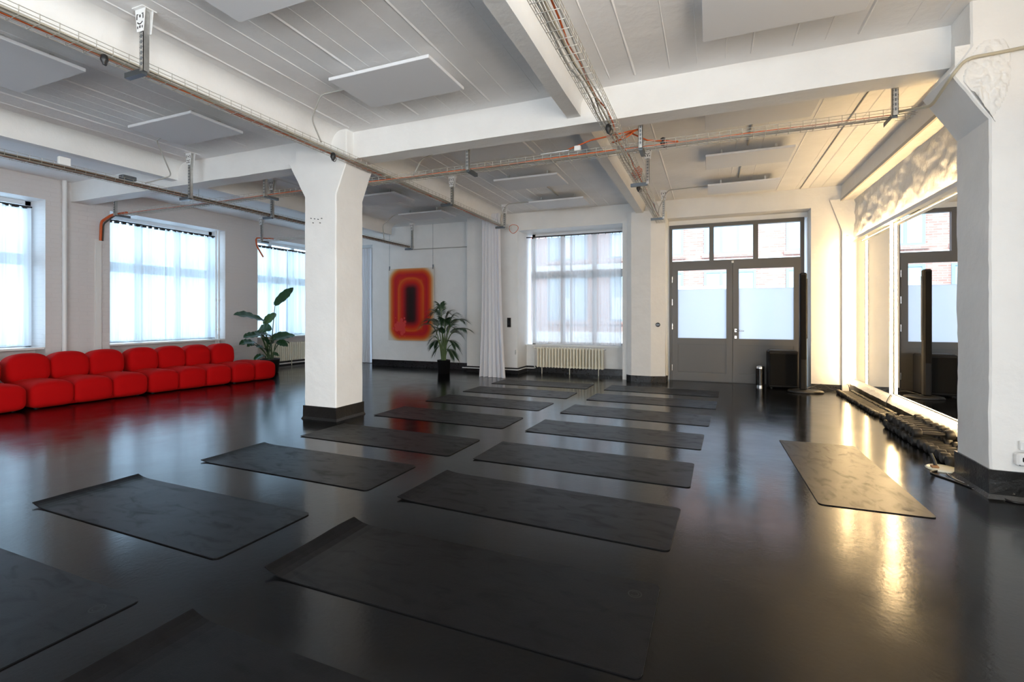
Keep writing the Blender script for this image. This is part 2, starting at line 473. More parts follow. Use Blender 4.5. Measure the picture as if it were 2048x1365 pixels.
def art_mat():
    m, nt, b = new_mat('glowing_colour_field_print')
    tc = nt.nodes.new('ShaderNodeTexCoord'); sp = nt.nodes.new('ShaderNodeSeparateXYZ')
    nt.links.new(tc.outputs['Object'], sp.inputs[0])
    def math_(op, a, bb=None, c=None):
        n = nt.nodes.new('ShaderNodeMath'); n.operation = op
        for i, q in enumerate((a, bb, c)):
            if q is None: continue
            if isinstance(q, (int, float)): n.inputs[i].default_value = q
            else: nt.links.new(q, n.inputs[i])
        return n.outputs[0]
    # distance to a tall rounded core (object space: x across, z up from the lower edge)
    x = sp.outputs['X']; z = math_('SUBTRACT', sp.outputs['Z'], .90)
    ax = math_('MAXIMUM', math_('SUBTRACT', math_('ABSOLUTE', x), .05), 0.)
    az = math_('MAXIMUM', math_('SUBTRACT', math_('ABSOLUTE', z), .36), 0.)
    d = math_('SQRT', math_('ADD', math_('MULTIPLY', ax, ax), math_('MULTIPLY', math_('MULTIPLY', az, az), 1.1)))
    # past the middle the rings get squarer
    bx = math_('MAXIMUM', math_('SUBTRACT', math_('ABSOLUTE', x), .30), 0.)
    bz = math_('MAXIMUM', math_('SUBTRACT', math_('ABSOLUTE', z), .58), 0.)
    d2 = math_('ADD', math_('SQRT', math_('ADD', math_('MULTIPLY', bx, bx), math_('MULTIPLY', bz, bz))), .25)
    w = nt.nodes.new('ShaderNodeMapRange'); w.interpolation_type = 'SMOOTHSTEP'
    w.inputs['From Min'].default_value = .28; w.inputs['From Max'].default_value = .50
    nt.links.new(d, w.inputs['Value'])
    mx = nt.nodes.new('ShaderNodeMix'); nt.links.new(w.outputs[0], mx.inputs[0]); nt.links.new(d, mx.inputs[2]); nt.links.new(d2, mx.inputs[3])
    r = nt.nodes.new('ShaderNodeValToRGB'); cr = r.color_ramp
    stops = [(0, (.018, .006, .004)), (.07, (.045, .004, .004)), (.16, (.28, .008, .012)), (.23, (.52, .014, .006)), (.31, (.58, .060, .006)), (.345, (.62, .11, .008)),
             (.39, (.52, .02, .010)), (.46, (.46, .010, .020)), (.53, (.58, .05, .008)), (.59, (.62, .16, .03)), (.65, (.66, .42, .22)), (.71, (.68, .64, .58))]
    while len(cr.elements) < len(stops): cr.elements.new(.5)
    for e, (p, c) in zip(cr.elements, stops): e.position = p; e.color = (*c, 1)
    fac = math_('MULTIPLY', mx.outputs[0], 1.12)
    nt.links.new(fac, r.inputs['Fac'])
    # pink leaf-like patch low on one side
    vo = nt.nodes.new('ShaderNodeTexVoronoi'); vo.inputs['Scale'].default_value = 9
    nt.links.new(tc.outputs['Object'], vo.inputs['Vector'])
    px_ = math_('ADD', x, .30); pz_ = math_('SUBTRACT', sp.outputs['Z'], .34)
    pd = math_('SQRT', math_('ADD', math_('MULTIPLY', px_, px_), math_('MULTIPLY', pz_, pz_)))
    pd = math_('ADD', pd, math_('MULTIPLY', vo.outputs['Distance'], .28))
    mk = nt.nodes.new('ShaderNodeMapRange'); mk.inputs['From Min'].default_value = .33; mk.inputs['From Max'].default_value = .29
    nt.links.new(pd, mk.inputs['Value'])
    mc = nt.nodes.new('ShaderNodeMix'); mc.data_type = 'RGBA'
    nt.links.new(mk.outputs[0], mc.inputs[0]); nt.links.new(r.outputs['Color'], mc.inputs[6])
    mc.inputs[7].default_value = (.62, .055, .05, 1)
    nt.links.new(mc.outputs[2], b.inputs['Base Color'])
    b.inputs['Roughness'].default_value = .45; b.inputs['Specular IOR Level'].default_value = .15
    return m
M['art'] = art_mat()

# ------------------------------------------------------------------ dimensions
ZC = 3.52                       # ceiling
XL, XR = -9.95, 2.26            # pier faces of the window wall, mirror plane
XLR = -10.25                    # wall below the side windows
YF = 9.85                       # face of the door wall
YD = 10.22                      # door plane
YB = -4.2                       # wall behind
rnd = random.Random(7)

# ------------------------------------------------------------------ floor and ceiling
f = MB().add([(-10.6, YB - .2, 0), (2.6, YB - .2, 0), (2.6, 11.0, 0), (-10.6, 11.0, 0)], [(0, 1, 2, 3)])
f.add([(-10.6, YB - .2, -.1), (2.6, YB - .2, -.1), (2.6, 11.0, -.1), (-10.6, 11.0, -.1)], [(3, 2, 1, 0)])
tag(f.build('floor', M['floor']), 'glossy black painted floor of the studio', 'floor', kind='structure')
c = MB().box(-10.6, 2.6, YB - .2, 11.0, ZC, ZC + .15)
ceil = tag(c.build('ceiling', M['ceiling']), 'white painted board-marked concrete ceiling', 'ceiling', kind='structure')

# shutter-board seams left in the concrete
seam_mesh = {}
def seam(x, y0, y1, r):
    key = (round(y1 - y0, 2), r)
    if key not in seam_mesh:
        L = y1 - y0; m = MB(); pts = []
        n = 24
        for i in range(n + 1):
            t = i / n
            w = r * (.5 + noise.noise(Vector((t * 9, r * 50, 1))) * .9 + .5)
            pts.append((t * L, max(.001, w)))
        vs_ = []
        for yy, w in pts:
            vs_ += [(-w * 1.6, yy, 0), (0, yy, -w), (w * 1.6, yy, 0)]
        fs = []
        for i in range(n):
            a = i * 3; b_ = a + 3
            fs += [(a, a + 1, b_ + 1, b_), (a + 1, a + 2, b_ + 2, b_ + 1)]
        m.add(vs_, fs)
        o = m.build('board_seam', M['ceiling'], ceil)
        o.location = Vector((x, y0, ZC - r * 1.2 - .0002)) + Vector((0, (y1 - y0) / 2, 0)) - base_loc(ceil)
        o.location.z = ZC + .0005 - (max(w for _, w in pts)) - base_loc(ceil).z
        seam_mesh[key] = o
    else:
        s0 = seam_mesh[key]; o = s0.copy(); col.objects.link(o)
        o.location = Vector((x, (y0 + y1) / 2, 0)) - base_loc(ceil); o.location.z = s0.location.z
for bay0, bay1 in ((-7.0, -4.55), (-4.1, -1.5), (-1.0, 1.95)):
    x = bay0 + .12
    while x < bay1:
        r = rnd.choice((.003, .005, .008))
        seam(x, 1.2, 4.6, r)
        if rnd.random() < .7: seam(x + rnd.uniform(-.02, .02), 5.05, 9.8, r)
        x += rnd.choice((.17, .2, .23, .31))
# long crack-like conduit line in the last bay
tag(MB().tube([(1.455, 5.0, ZC - .008), (1.46, 9.8, ZC - .008)], .008, 6).build('ceiling_wire', M['grey_cable']),
    'thin grey wire clipped straight along the ceiling above the mirror side', 'wire')

# ------------------------------------------------------------------ beams
XB = [-7.0, -4.42, -1.265]       # centres of the beams running from the camera to the door wall
def d_beam(xc, y0, y1, label, zb=3.27, hw=.068, rc=.16):
    poly = [(xc - hw, zb), (xc + hw, zb)]
    zt = ZC + .001
    for i in range(7):
        a = math.radians(180 - 90 * i / 6)
        poly.append((xc + hw + rc + rc * math.cos(a), zt - rc + rc * math.sin(a)))
    for i in range(7):
        a = math.radians(90 - 90 * i / 6)
        poly.append((xc - hw - rc + rc * math.cos(a), zt - rc + rc * math.sin(a)))
    m = MB()
    # extrude with mild unevenness
    n = 40; vs_ = []; k = len(poly)
    for j in range(n + 1):
        y = y0 + (y1 - y0) * j / n
        for (px, pz) in poly:
            d = noise.noise(Vector((px * 3, y * 1.3, pz * 3))) * .006 if pz < ZC - .01 else 0
            vs_.append((px + d, y, pz + d * .6))
    fs = [(j * k + i, j * k + (i + 1) % k, (j + 1) * k + (i + 1) % k, (j + 1) * k + i) for j in range(n) for i in range(k)]
    m.add(vs_, fs, True); m.fix = True
    m.add(vs_[:k], [tuple(range(k))]); m.add(vs_[-k:], [tuple(range(k))])
    o = m.build('ceiling_beam', M['plaster'])
    try:
        o.data.set_sharp_from_angle(angle=math.radians(35))
    except Exception: pass
    return tag(o, label, 'beam', kind='structure')
d_beam(-7.31, YB, YF + .05, 'white concrete beam with coved sides above the red sofa side')
d_beam(-4.32, YB, YF - .02, 'white concrete beam with coved sides running over the free-standing column')
d_beam(-1.265, YB, YF - .02, 'white concrete beam with coved sides ending between radiator window and door')

# cross beam through both columns
def rough_box(m, x0, x1, y0, y1, z0, z1, step=.12, amp=.005, seed=0):
    def face(fn, la, lb):
        nu = max(1, round(la / step)); nv = max(1, round(lb / step))
        m.grid(fn, nu, nv, True)
    def dp(p):
        q = Vector(p) * 2.3 + Vector((seed, seed * 2, 0))
        d = Vector((noise.noise(q), noise.noise(q + Vector((31, 0, 0))), noise.noise(q + Vector((0, 47, 0))))) * amp
        q2 = Vector(p) * 9
        d += Vector((noise.noise(q2), noise.noise(q2 + Vector((31, 0, 0))), 0)) * amp * .5
        return tuple(Vector(p) + d)
    L = lambda a, b, t: a + (b - a) * t
    face(lambda u, v: dp((L(x0, x1, u), y0, L(z0, z1, v))), x1 - x0, z1 - z0)
    face(lambda u, v: dp((L(x1, x0, u), y1, L(z0, z1, v))), x1 - x0, z1 - z0)
    face(lambda u, v: dp((x0, L(y1, y0, u), L(z0, z1, v))), y1 - y0, z1 - z0)
    face(lambda u, v: dp((x1, L(y0, y1, u), L(z0, z1, v))), y1 - y0, z1 - z0)
    face(lambda u, v: dp((L(x0, x1, u), L(y1, y0, v), z0)), x1 - x0, y1 - y0)
    face(lambda u, v: dp((L(x0, x1, u), L(y0, y1, v), z1)), x1 - x0, y1 - y0)
    return m
m = rough_box(MB(), XL - .1, XR + .1, 4.74, 4.99, 3.195, ZC + .03, .14, .007)
tag(m.build('ceiling_beam', M['plaster']), 'deep white cross beam spanning between both columns', 'beam', kind='structure')
m = rough_box(MB(), XL - .1, XR + .1, -.65, -.40, 3.195, ZC + .03, .3, .007)
tag(m.build('ceiling_beam', M['plaster']), 'deep white cross beam at the end of the room away from the door', 'beam', kind='structure')
# edge beam over the mirror
m = MB().box(2.08, 2.6, YB, YF + .1, 3.25, ZC + .03)
eb = tag(m.build('ceiling_beam', M['plaster']), 'white edge beam along the wall above the mirror', 'beam', kind='structure')
tag(MB().box(2.055, 2.08, 4.93, YF, 3.235, 3.275).build('trim_1', M['grey_cable']), 'thin grey strip along the lower edge of the beam over the mirror', 'trim', kind='structure')

# ------------------------------------------------------------------ columns
def column(profile, y0, y1, base, label, seed, step=.09, amp=.005):
    # profile: outline in x,z going up the left side and down the right; lofted along y
    xs = []
    root = thing('column', ((base[0] + base[1]) / 2, (y0 + y1) / 2, 0), label, 'column', kind='structure')
    left, right = profile
    zs = sorted(set([p[1] for p in left] + [p[1] for p in right] + [i * step for i in range(int(ZC / step) + 1)] + [ZC + .02]))
    def xa(tab, z):
        for (xa_, za), (xb_, zb) in zip(tab, tab[1:]):
            if za <= z <= zb:
                return xa_ if zb == za else xa_ + (xb_ - xa_) * (z - za) / (zb - za)
        return tab[-1][0] if z > tab[-1][1] else tab[0][0]
    def dp(x, y, z):
        q = Vector((x, y, z)) * 2.6 + Vector((seed, 0, 0)); q2 = Vector((x, y, z)) * 11
        d = Vector((noise.noise(q), noise.noise(q + Vector((17, 3, 0))), 0)) * amp + Vector((noise.noise(q2), noise.noise(q2 + Vector((5, 9, 0))), 0)) * amp * .7
        return Vector((x, y, z)) + d
    n = 6; ring = []
    cb = .012
    for z in zs:
        a, b_ = xa(left, z), xa(right, z)
        row = []
        for i in range(n + 1): row.append((a + cb + (b_ - a - 2 * cb) * i / n, y0))
        for i in range(n + 1): row.append((b_, y0 + cb + (y1 - y0 - 2 * cb) * i / n))
        for i in range(n + 1): row.append((b_ - cb - (b_ - a - 2 * cb) * i / n, y1))
        for i in range(n + 1): row.append((a, y1 - cb - (y1 - y0 - 2 * cb) * i / n))
        ring.append([dp(x, y, z) for x, y in row])
    k = len(ring[0]); m = MB()
    m.add([p for r in ring for p in r], [(j * k + i, j * k + (i + 1) % k, (j + 1) * k + (i + 1) % k, (j + 1) * k + i) for j in range(len(zs) - 1) for i in range(k)], True)
    m.fix = True
    o = m.build('shaft', M['plaster'], root)
    try: o.data.set_sharp_from_angle(angle=math.radians(28))
    except Exception: pass
    bb = MB(); e = .012; ring = []
    for z in (0, .03, .08, .13, base[2]):
        row = []
        x0, x1 = base[0] - e, base[1] + e; ya, yb = y0 - e, y1 + e
        flare = .015 if z == 0 else 0
        for i in range(n): row.append((x0 + (x1 - x0) * i / n, ya))
        for i in range(n): row.append((x1, ya + (yb - ya) * i / n))
        for i in range(n): row.append((x1 - (x1 - x0) * i / n, yb))
        for i in range(n): row.append((x0, yb - (yb - ya) * i / n))
        cx, cy = (x0 + x1) / 2, (ya + yb) / 2
        ring.append([Vector((x + (flare if x > cx else -flare), y + (flare if y > cy else -flare), z)) + Vector((noise.noise(Vector((x * 6, y * 6, z * 9))), noise.noise(Vector((x * 7, y * 5, z * 9 + 4))), 0)) * .006 for x, y in row])
    k = len(ring[0])
    bb.add([p for r in ring for p in r], [(j * k + i, j * k + (i + 1) % k, (j + 1) * k + (i + 1) % k, (j + 1) * k + i) for j in range(len(ring) - 1) for i in range(k)] + [tuple(range(k * (len(ring) - 1), k * len(ring)))])
    bb.fix = True
    bb.build('painted_base', M['speckle'], root)
    return root
colL = column(([(-4.69, 0), (-4.69, 2.76), (-4.95, 3.2), (-4.84, 3.22), (-4.84, ZC + .02)], [(-4.19, 0), (-4.19, 2.76), (-4.02, 3.16), (-4.03, 3.22), (-4.03, ZC + .02)]),
              4.62, 5.11, (-4.69, -4.19, .165), 'free-standing square white column with flared head beside the yoga mats', 3)
colR = column(([(1.82, 0), (1.82, 2.67), (1.60, 3.03), (1.66, 3.12), (1.715, 3.2), (1.715, ZC + .02)], [(2.5, 0), (2.5, ZC + .02)]),
              4.43, 4.93, (1.82, 2.5, .20), 'white column with flared head standing against the mirror wall', 9, .06, .007)
# small drill holes in the free-standing column
for (px, py) in ((622, 437), (629, 438), (636, 439), (643, 437), (626, 446), (640, 446)):
    p = aty(px, py, 4.612)
    MB().tube([(p.x, 4.605, p.z), (p.x, 4.63, p.z)], .005, 6).build('drill_hole', M['black'], colL)
# rough patch of broken plaster at the head of the wall column
def patch(u, v):
    a = Vector((1.63 + .30 * u, 4.43, 3.22 - .62 * v)); 
    w = max(0, 1 - ((u - .55 + (v - .5) * .25) / .45) ** 2 - ((v - .45) / .5) ** 2)
    x = max(1.62 + .2 * max(0, (3.03 - a.z) / .36) + .01, a.x)
    d = w ** .5 * (.010 + .045 * abs(noise.noise(Vector((u * 6, v * 10, 2)))) + .022 * noise.noise(Vector((u * 14, v * 20, 5))))
    return (x, 4.43 - d + .012 * (w <= 0), a.z)
MB().grid(patch, 34, 44).build('broken_plaster_patch', M['rough_plaster'], colR)

# ------------------------------------------------------------------ walls
# right wall with rough band over the mirror and plinth under it
wr = MB(); y = YB
for a, b_ in ADDED_RIGHT_WIN:  # openings for the added side fill lamps
    wr.box(2.30, 2.6, y, a, 0, ZC); wr.box(2.30, 2.6, a, b_, 0, .75); wr.box(2.30, 2.6, a, b_, 2.8, ZC); y = b_
wr.box(2.30, 2.6, y, YF + .6, 0, ZC)
wall_right = tag(wr.build('wall_right', M['plaster']), 'white plaster wall carrying the mirror', 'wall', kind='structure')
def roughband(y0, y1):
    def fn(u, v):
        y = y0 + (y1 - y0) * u; z = 2.54 + .71 * v
        e = min(1, v * 6) * min(1, (1 - v) * 12)
        d = .035 + e * (.03 * noise.noise(Vector((y * 2.2, z * 4, 0))) + .026 * noise.noise(Vector((y * 7, z * 9, 3))) + .012 * noise.noise(Vector((y * 20, z * 22, 7))))
        return (2.285 - d, y, z)
    m = MB().grid(fn, int((y1 - y0) * 26), 26)
    n = len(m.v)
    m.add([(2.25, y0, 2.54), (2.25, y1, 2.54), (2.31, y1, 2.54), (2.31, y0, 2.54)], [(0, 1, 2, 3)])
    return m
roughband(4.93, YF).build('rough_plaster_band', M['rough_plaster'], wall_right)
roughband(1.5, 4.43).build('rough_plaster_band', M['rough_plaster'], wall_right)
def plinth(y0, y1):
    def fn(u, v):
        y = y0 + (y1 - y0) * u; z = .12 * v
        return (2.185 - .012 * noise.noise(Vector((y * 6, z * 12, 0))), y, z)
    m = MB().grid(fn, int((y1 - y0) * 12), 4)
    m.build('black_plinth', M['speckle'], wall_right)
    def fn2(u, v):
        y = y0 + (y1 - y0) * u
        x, z = ((2.185, .12), (2.215, .165), (2.24, .205), (2.31, .21))[round(v * 3)]
        d = .008 * noise.noise(Vector((y * 7, z * 30, 4)))
        return (x + d, y, z + d)
    MB().grid(fn2, int((y1 - y0) * 14), 3).build('plaster_ledge', M['rough_plaster'], wall_right)
plinth(4.93, YF); plinth(1.5, 4.43)

# door wall: pieces of masonry around the openings
PX0, PX1 = aty(934, 700, YF).x, aty(1035, 700, YF).x          # pilaster behind the white drape
WX1 = aty(1245, 700, YF).x                                     # right end of the radiator window
DX0, DX1 = aty(1334.5, 700, YF).x, aty(1622, 700, YF).x        # door recess
far = MB()
far.box(-8.09, PX0, 10.24, 10.7, 0, ZC)                        # wall with the artwork
far.box(-10.6, -8.09, 10.24, 10.7, 3.12, ZC)                   # above the alcove opening
far.box(-10.6, -8.0, 10.9, 11.0, 0, ZC)                        # back of the alcove
far.box(PX0, PX1, YF, 10.7, 0, ZC)                             # pilaster
far.box(PX1, WX1, YF, 10.7, 3.14, ZC)                          # over the radiator window
far.box(PX1, WX1, 10.42, 10.7, 0, .62)                         # below the radiator window
far.box(WX1, DX0, YF, 10.7, 0, ZC)                             # pier between window and door
far.box(DX0, DX1, YF, 10.7, 3.17, ZC)                          # over the door
far.box(DX0, DX1, YD - .02, 10.7, 3.08, 3.18)
far.box(DX1, 2.6, YF, 10.7, 0, ZC)                             # wall right of the door
wall_far = tag(far.build('wall_far', M['plaster']), 'white plaster wall with artwork, radiator window and door', 'wall', kind='structure')
# half-octagon pier in front
pc = -1.235
pp = [(-1.52, YF + .02), (-1.52, 9.72), (-1.43, 9.64), (-1.06, 9.62), (-.80, 9.72), (-.78, YF + .02)]
m = MB(); vs_ = []; n = 30
for j in range(n + 1):
    z = 3.3 * j / n
    for (x, y) in pp:
        vs_.append((x + .006 * noise.noise(Vector((x * 4, y, z * 3))), y + .006 * noise.noise(Vector((x * 5, y + 7, z * 3))), z))
k = len(pp)
m.add(vs_, [(j * k + i, j * k + i + 1, (j + 1) * k + i + 1, (j + 1) * k + i) for j in range(n) for i in range(k - 1)])
m.build('pier', M['plaster'], wall_far)
# corner pier right of the door with flared head
m = MB().prism([(2.08, 0), (2.4, 0), (2.4, 3.27), (1.90, 3.27), (2.08, 2.72)], 1, 9.78, YF + .02)
m.build('corner_pier', M['plaster'], wall_far)

def base_strip(pts, h, name, d=.014):
    # pts: plan polyline of the wall face, room on the right-hand side of travel
    m = MB(); out = []
    P = [Vector((x, y, 0)) for x, y in pts]
    nrm = []
    for a, b_ in zip(P, P[1:]):
        t = (b_ - a).normalized(); nrm.append(Vector((t.y, -t.x, 0)))
    for i, p in enumerate(P):
        if i == 0: o = nrm[0] * d
        elif i == len(P) - 1: o = nrm[-1] * d
        else:
            s_ = nrm[i - 1] + nrm[i]; o = s_ * (d / max(.3, s_.dot(nrm[i])))
        out.append(p + o)
    n = len(P); z = Vector((0, 0, h))
    v = P + [p + z for p in P] + out + [p + z for p in out]
    fs = []
    for i in range(n - 1):
        fs += [(2 * n + i, 2 * n + i + 1, 3 * n + i + 1, 3 * n + i), (3 * n + i, 3 * n + i + 1, n + i + 1, n + i)]
    fs += [(0, 2 * n, 3 * n, n), (n - 1, 2 * n - 1, 4 * n - 1, 3 * n - 1)]
    m.add(v, fs); m.fix = True
    return m.build(name, M['base_black'])
tag(base_strip([(-8.09, 10.24), (PX0, 10.24)], .16, 'baseboard_far_1'), 'tall black baseboard under the red artwork', 'baseboard', kind='structure')
tag(base_strip([(PX0, YF), (PX1, YF), (PX1, 10.42), (WX1, 10.42)], .14, 'baseboard_far_2'), 'black painted baseboard around the pilaster and behind the radiator', 'baseboard', kind='structure')
tag(base_strip(pp, .12, 'baseboard_far_3'), 'black painted base around the pier beside the door', 'baseboard', kind='structure')
tag(base_strip([(DX1, YF), (2.2, YF)], .09, 'baseboard_far_4'), 'black painted base right of the door by the speaker', 'baseboard', kind='structure')

# window wall on the sofa side
WIN = [(2.28, 4.40), (5.31, 7.54), (8.37, 10.55)]
ZS, ZT = .74, 3.16
lw = MB(); y = YB - .2
for (a, b_) in WIN:
    lw.box(-10.6, XL, y, a, 0, ZC); lw.box(-10.6, XLR, a, b_, 0, ZS); lw.box(-10.6, XL, a, b_, ZT, ZC)
    y = b_
lw.box(-10.6, XL, y, 11.0, 0, ZC)
wall_left = tag(lw.build('wall_left', M['brick_paint']), 'white painted brick wall with tall windows behind the sofa', 'wall', kind='structure')
wb = MB(); x = -10.6
for a, b_ in ADDED_BACK_WIN:  # openings for the added fill lamps behind the camera
    wb.box(x, a, YB - .2, YB, 0, ZC); wb.box(a, b_, YB - .2, YB, 0, .75); wb.box(a, b_, YB - .2, YB, 2.8, ZC); x = b_
wb.box(x, 2.6, YB - .2, YB, 0, ZC)
tag(wb.build('wall_back', M['plaster']), 'plain white wall at the far end away from the door', 'wall', kind='structure')
tag(MB().box(XLR, XLR + .03, 8.37, 10.5, 0, .1).build('baseboard_left', M['base_black']), 'black baseboard below the window behind the plant', 'baseboard', kind='structure')

# ------------------------------------------------------------------ windows
def side_window(i, a, b_, label):
    w = thing(f'window_{i}', (-10.42, (a + b_) / 2, ZS), label, 'window', kind='structure')
    x0, x1 = -10.46, -10.38
    m = MB()
    m.box(x0, x1, a, a + .07, ZS, ZT); m.box(x0, x1, b_ - .07, b_, ZS, ZT)
    m.box(x0, x1, a, b_, ZT - .07, ZT); m.box(x0, x1, a, b_, ZS, ZS + .07)
    m.build('window_frame', M['frame_white'], w)
    zt = 2.20
    MB().box(x0, x1, a + .07, b_ - .07, zt - .09, zt + .09).build('transom', M['frame_white'], w)
    n = 3
    for k in range(1, n):
        yy = a + (b_ - a) * k / n
        MB().box(x0, x1, yy - .05, yy + .05, ZS + .07, ZT - .07).build('mullion', M['frame_white'], w)
    for k in range(n):
        y0, y1 = a + (b_ - a) * k / n, a + (b_ - a) * (k + 1) / n
        MB().box(-10.425, -10.415, y0, y1, ZS + .05, zt).build('pane', M['glass'], w)
        MB().box(-10.425, -10.415, y0, y1, zt, ZT - .05).build('pane', M['glass'], w)
    MB().box(XLR - .1, XL - .02, a + .005, b_ - .005, ZS, ZS + .03).build('window_sill', M['white_paint'], w)
    portal((-10.55, (a + b_) / 2, (ZS + ZT) / 2), (0, -math.pi / 2, 0), ZT - ZS, b_ - a)
wl = ['tall window behind the sofa end with the white pipe beside it',
      'tall window behind the middle of the red sofa', 'tall window behind the large-leaved plant']
for i, (a, b_) in enumerate(WIN): side_window(i + 1, a, b_, wl[i])

def curtain(name, fn_plan, z0, z1, mat_, label, group=None, nv=10, nu=90, flare=0, seed=0, hem=0.):
    # fn_plan(u) -> (x, y) base line and (nx, ny) fold direction, amplitude
    def fn(u, v):
        (x, y), (nx, ny), amp = fn_plan(u)
        t = 1 - v
        ph = noise.noise(Vector((u * 6, seed, 0))) * 5
        w = math.sin(u * 2 * math.pi * FOLDS + ph) + .35 * math.sin(u * 2 * math.pi * FOLDS * 2.3 + 1.3 * seed + v * 1.1)
        w *= amp * (.75 + .5 * t + .3 * noise.noise(Vector((u * 4, v * 1.5, seed + 9))))
        z = z0 + (z1 - z0) * v
        if v == 0: z += hem * noise.noise(Vector((u * 8, seed, 4)))
        if v == 1: z -= .012 * abs(math.sin(u * math.pi * 9))
        return (x + nx * w, y + ny * w, z)
    return tag(MB().grid(fn, nu, nv).build(name, mat_), label, 'curtain', group)
FOLDS = 7
def side_sheers(a, b_, which, seed, z0, z1):
    mid = (a + b_) / 2 - .08
    x = -10.12
    for k, (y0, y1) in enumerate(((a + .02, mid + .03), (mid - .03, b_ - .14))):
        side = 'left half' if k == 0 else 'right half'
        curtain('sheer_curtain', lambda u, y0=y0, y1=y1: ((x + .055 * k, y0 + (y1 - y0) * u), (1, 0), .026), z0, z1, M['sheer'],
                f'sheer curtain on the {("back wall" if k == 0 else "artwork")} side of the window {which}', 'sheer curtains on the side windows', seed=seed + k * 3.7, hem=.015)
    r = thing('curtain_rod', (x, (a + b_) / 2, z1 + .02), f'black curtain rod with rings at the window {which}', 'curtain rod', 'curtain rods on the side windows')
    MB().tube([(x + .01, a + .02, z1 + .025), (x + .01, b_ - .1, z1 + .025)], .013, 8).build('rod', M['black'], r)
    m0 = None
    for k in range(18):
        yy = a + .08 + (b_ - a - .28) * k / 17
        if m0 is None:
            m = MB(); m.bbox(x - .02, x + .04, yy - .035, yy + .035, z1 - .018, z1 + .022, .008)
            m0 = m.build('ring_hook', M['black'], r)
        else:
            o = m0.copy(); col.objects.link(o); o.location.y = yy - base_loc(r).y
            o.scale = (1, rnd.uniform(.6, 1.4), rnd.uniform(.7, 1.4))
    for yy in (a + .06, b_ - .14):
        MB().box(x - .06, x + .01, yy - .01, yy + .01, z1 + .015, z1 + .035).build('rod_holder', M['black'], r)
side_sheers(*WIN[0], 'behind the sofa end with pipe', 1, .80, 3.00)
side_sheers(*WIN[1], 'behind the middle of the sofa', 2, .80, 3.00)
side_sheers(*WIN[2], 'behind the large-leaved plant', 5, .80, 2.96)

for i, (a, b_) in enumerate(ADDED_BACK_WIN):  # window frames made up to go with the fill light from behind
    w = thing(f'window_{5 + i}', ((a + b_) / 2, YB - .12, .75), 'added unseen white framed window in the plain wall, ' + ('farther from the mirror wall', 'nearest the mirror wall')[i], 'window', kind='structure')
    m = MB(); y0, y1 = YB - .16, YB - .08
    m.box(a, a + .07, y0, y1, .75, 2.8); m.box(b_ - .07, b_, y0, y1, .75, 2.8); m.box(a + .07, b_ - .07, y0, y1, .75, .82); m.box(a + .07, b_ - .07, y0, y1, 2.73, 2.8)
    m.build('window_frame', M['frame_white'], w)
    MB().box((a + b_) / 2 - .04, (a + b_) / 2 + .04, y0, y1, .82, 2.73).build('mullion', M['frame_white'], w)
    MB().box(a + .07, b_ - .07, YB - .125, YB - .115, .82, 2.73).build('pane', M['glass'], w)

for i, (a, b_) in enumerate(ADDED_RIGHT_WIN):  # unseen frames added around the side fill lamps
    w = thing(f'window_{7 + i}', (2.45, (a + b_) / 2, .75), 'added unseen white framed window in the mirror wall, ' + ('nearest the back wall', 'next to the first mirror')[i], 'window', kind='structure')
    m = MB(); x0, x1 = 2.42, 2.50
    m.box(x0, x1, a, a + .07, .75, 2.8); m.box(x0, x1, b_ - .07, b_, .75, 2.8); m.box(x0, x1, a + .07, b_ - .07, .75, .82); m.box(x0, x1, a + .07, b_ - .07, 2.73, 2.8)
    m.build('window_frame', M['frame_white'], w)
    MB().box(x0, x1, (a + b_) / 2 - .04, (a + b_) / 2 + .04, .82, 2.73).build('mullion', M['frame_white'], w)
    MB().box(2.455, 2.465, a + .07, b_ - .07, .82, 2.73).build('pane', M['glass'], w)

# radiator window in the door wall
w = thing('window_4', ((PX1 + WX1) / 2, 10.5, .62), 'tall dark-framed window above the cream radiator', 'window', kind='structure')
a, b_ = PX1 + .12, WX1; x0, x1 = a, b_
m = MB(); m.box(a, a + .07, 10.48, 10.56, .62, 3.14); m.box(b_ - .06, b_, 10.40, 10.56, .62, 3.14); m.box(a, b_, 10.48, 10.56, 3.07, 3.14); m.box(a, b_, 10.48, 10.56, .62, .69)
m.build('window_frame', M['frame_white'], w)
MB().box(b_ - .035, b_ - .002, 10.28, 10.40, .9, 3.1).build('dark_jamb', M['frame_dark'], w)
MB().box(a - .0, a + .02, 10.44, 10.48, 2.0, 3.08).build('dark_jamb', M['frame_dark'], w)
MB().box(a + .07, b_ - .06, 10.48, 10.56, 2.12, 2.28).build('transom', M['frame_white'], w)
for k in (1, 2):
    xx = a + (b_ - a) * k / 3
    MB().box(xx - .045, xx + .045, 10.48, 10.56, .69, 3.07).build('mullion', M['frame_white'], w)
for k in range(3):
    xa_, xb_ = a + (b_ - a) * k / 3, a + (b_ - a) * (k + 1) / 3
    MB().box(xa_, xb_, 10.515, 10.525, .65, 2.2).build('pane', M['glass'], w)
    MB().box(xa_, xb_, 10.515, 10.525, 2.2, 3.1).build('pane', M['glass'], w)
MB().box(PX1 + .005, WX1 - .005, 10.33, 10.56, .60, .63).build('window_sill', M['white_paint'], w)
portal(((PX1 + WX1) / 2, 10.68, 1.88), (-math.pi / 2, 0, 0), WX1 - PX1, 2.5)
FOLDS = 6
cx0, cx1 = aty(1062, 600, 10.36).x, aty(1244, 600, 10.36).x; cm = aty(1143, 600, 10.36).x
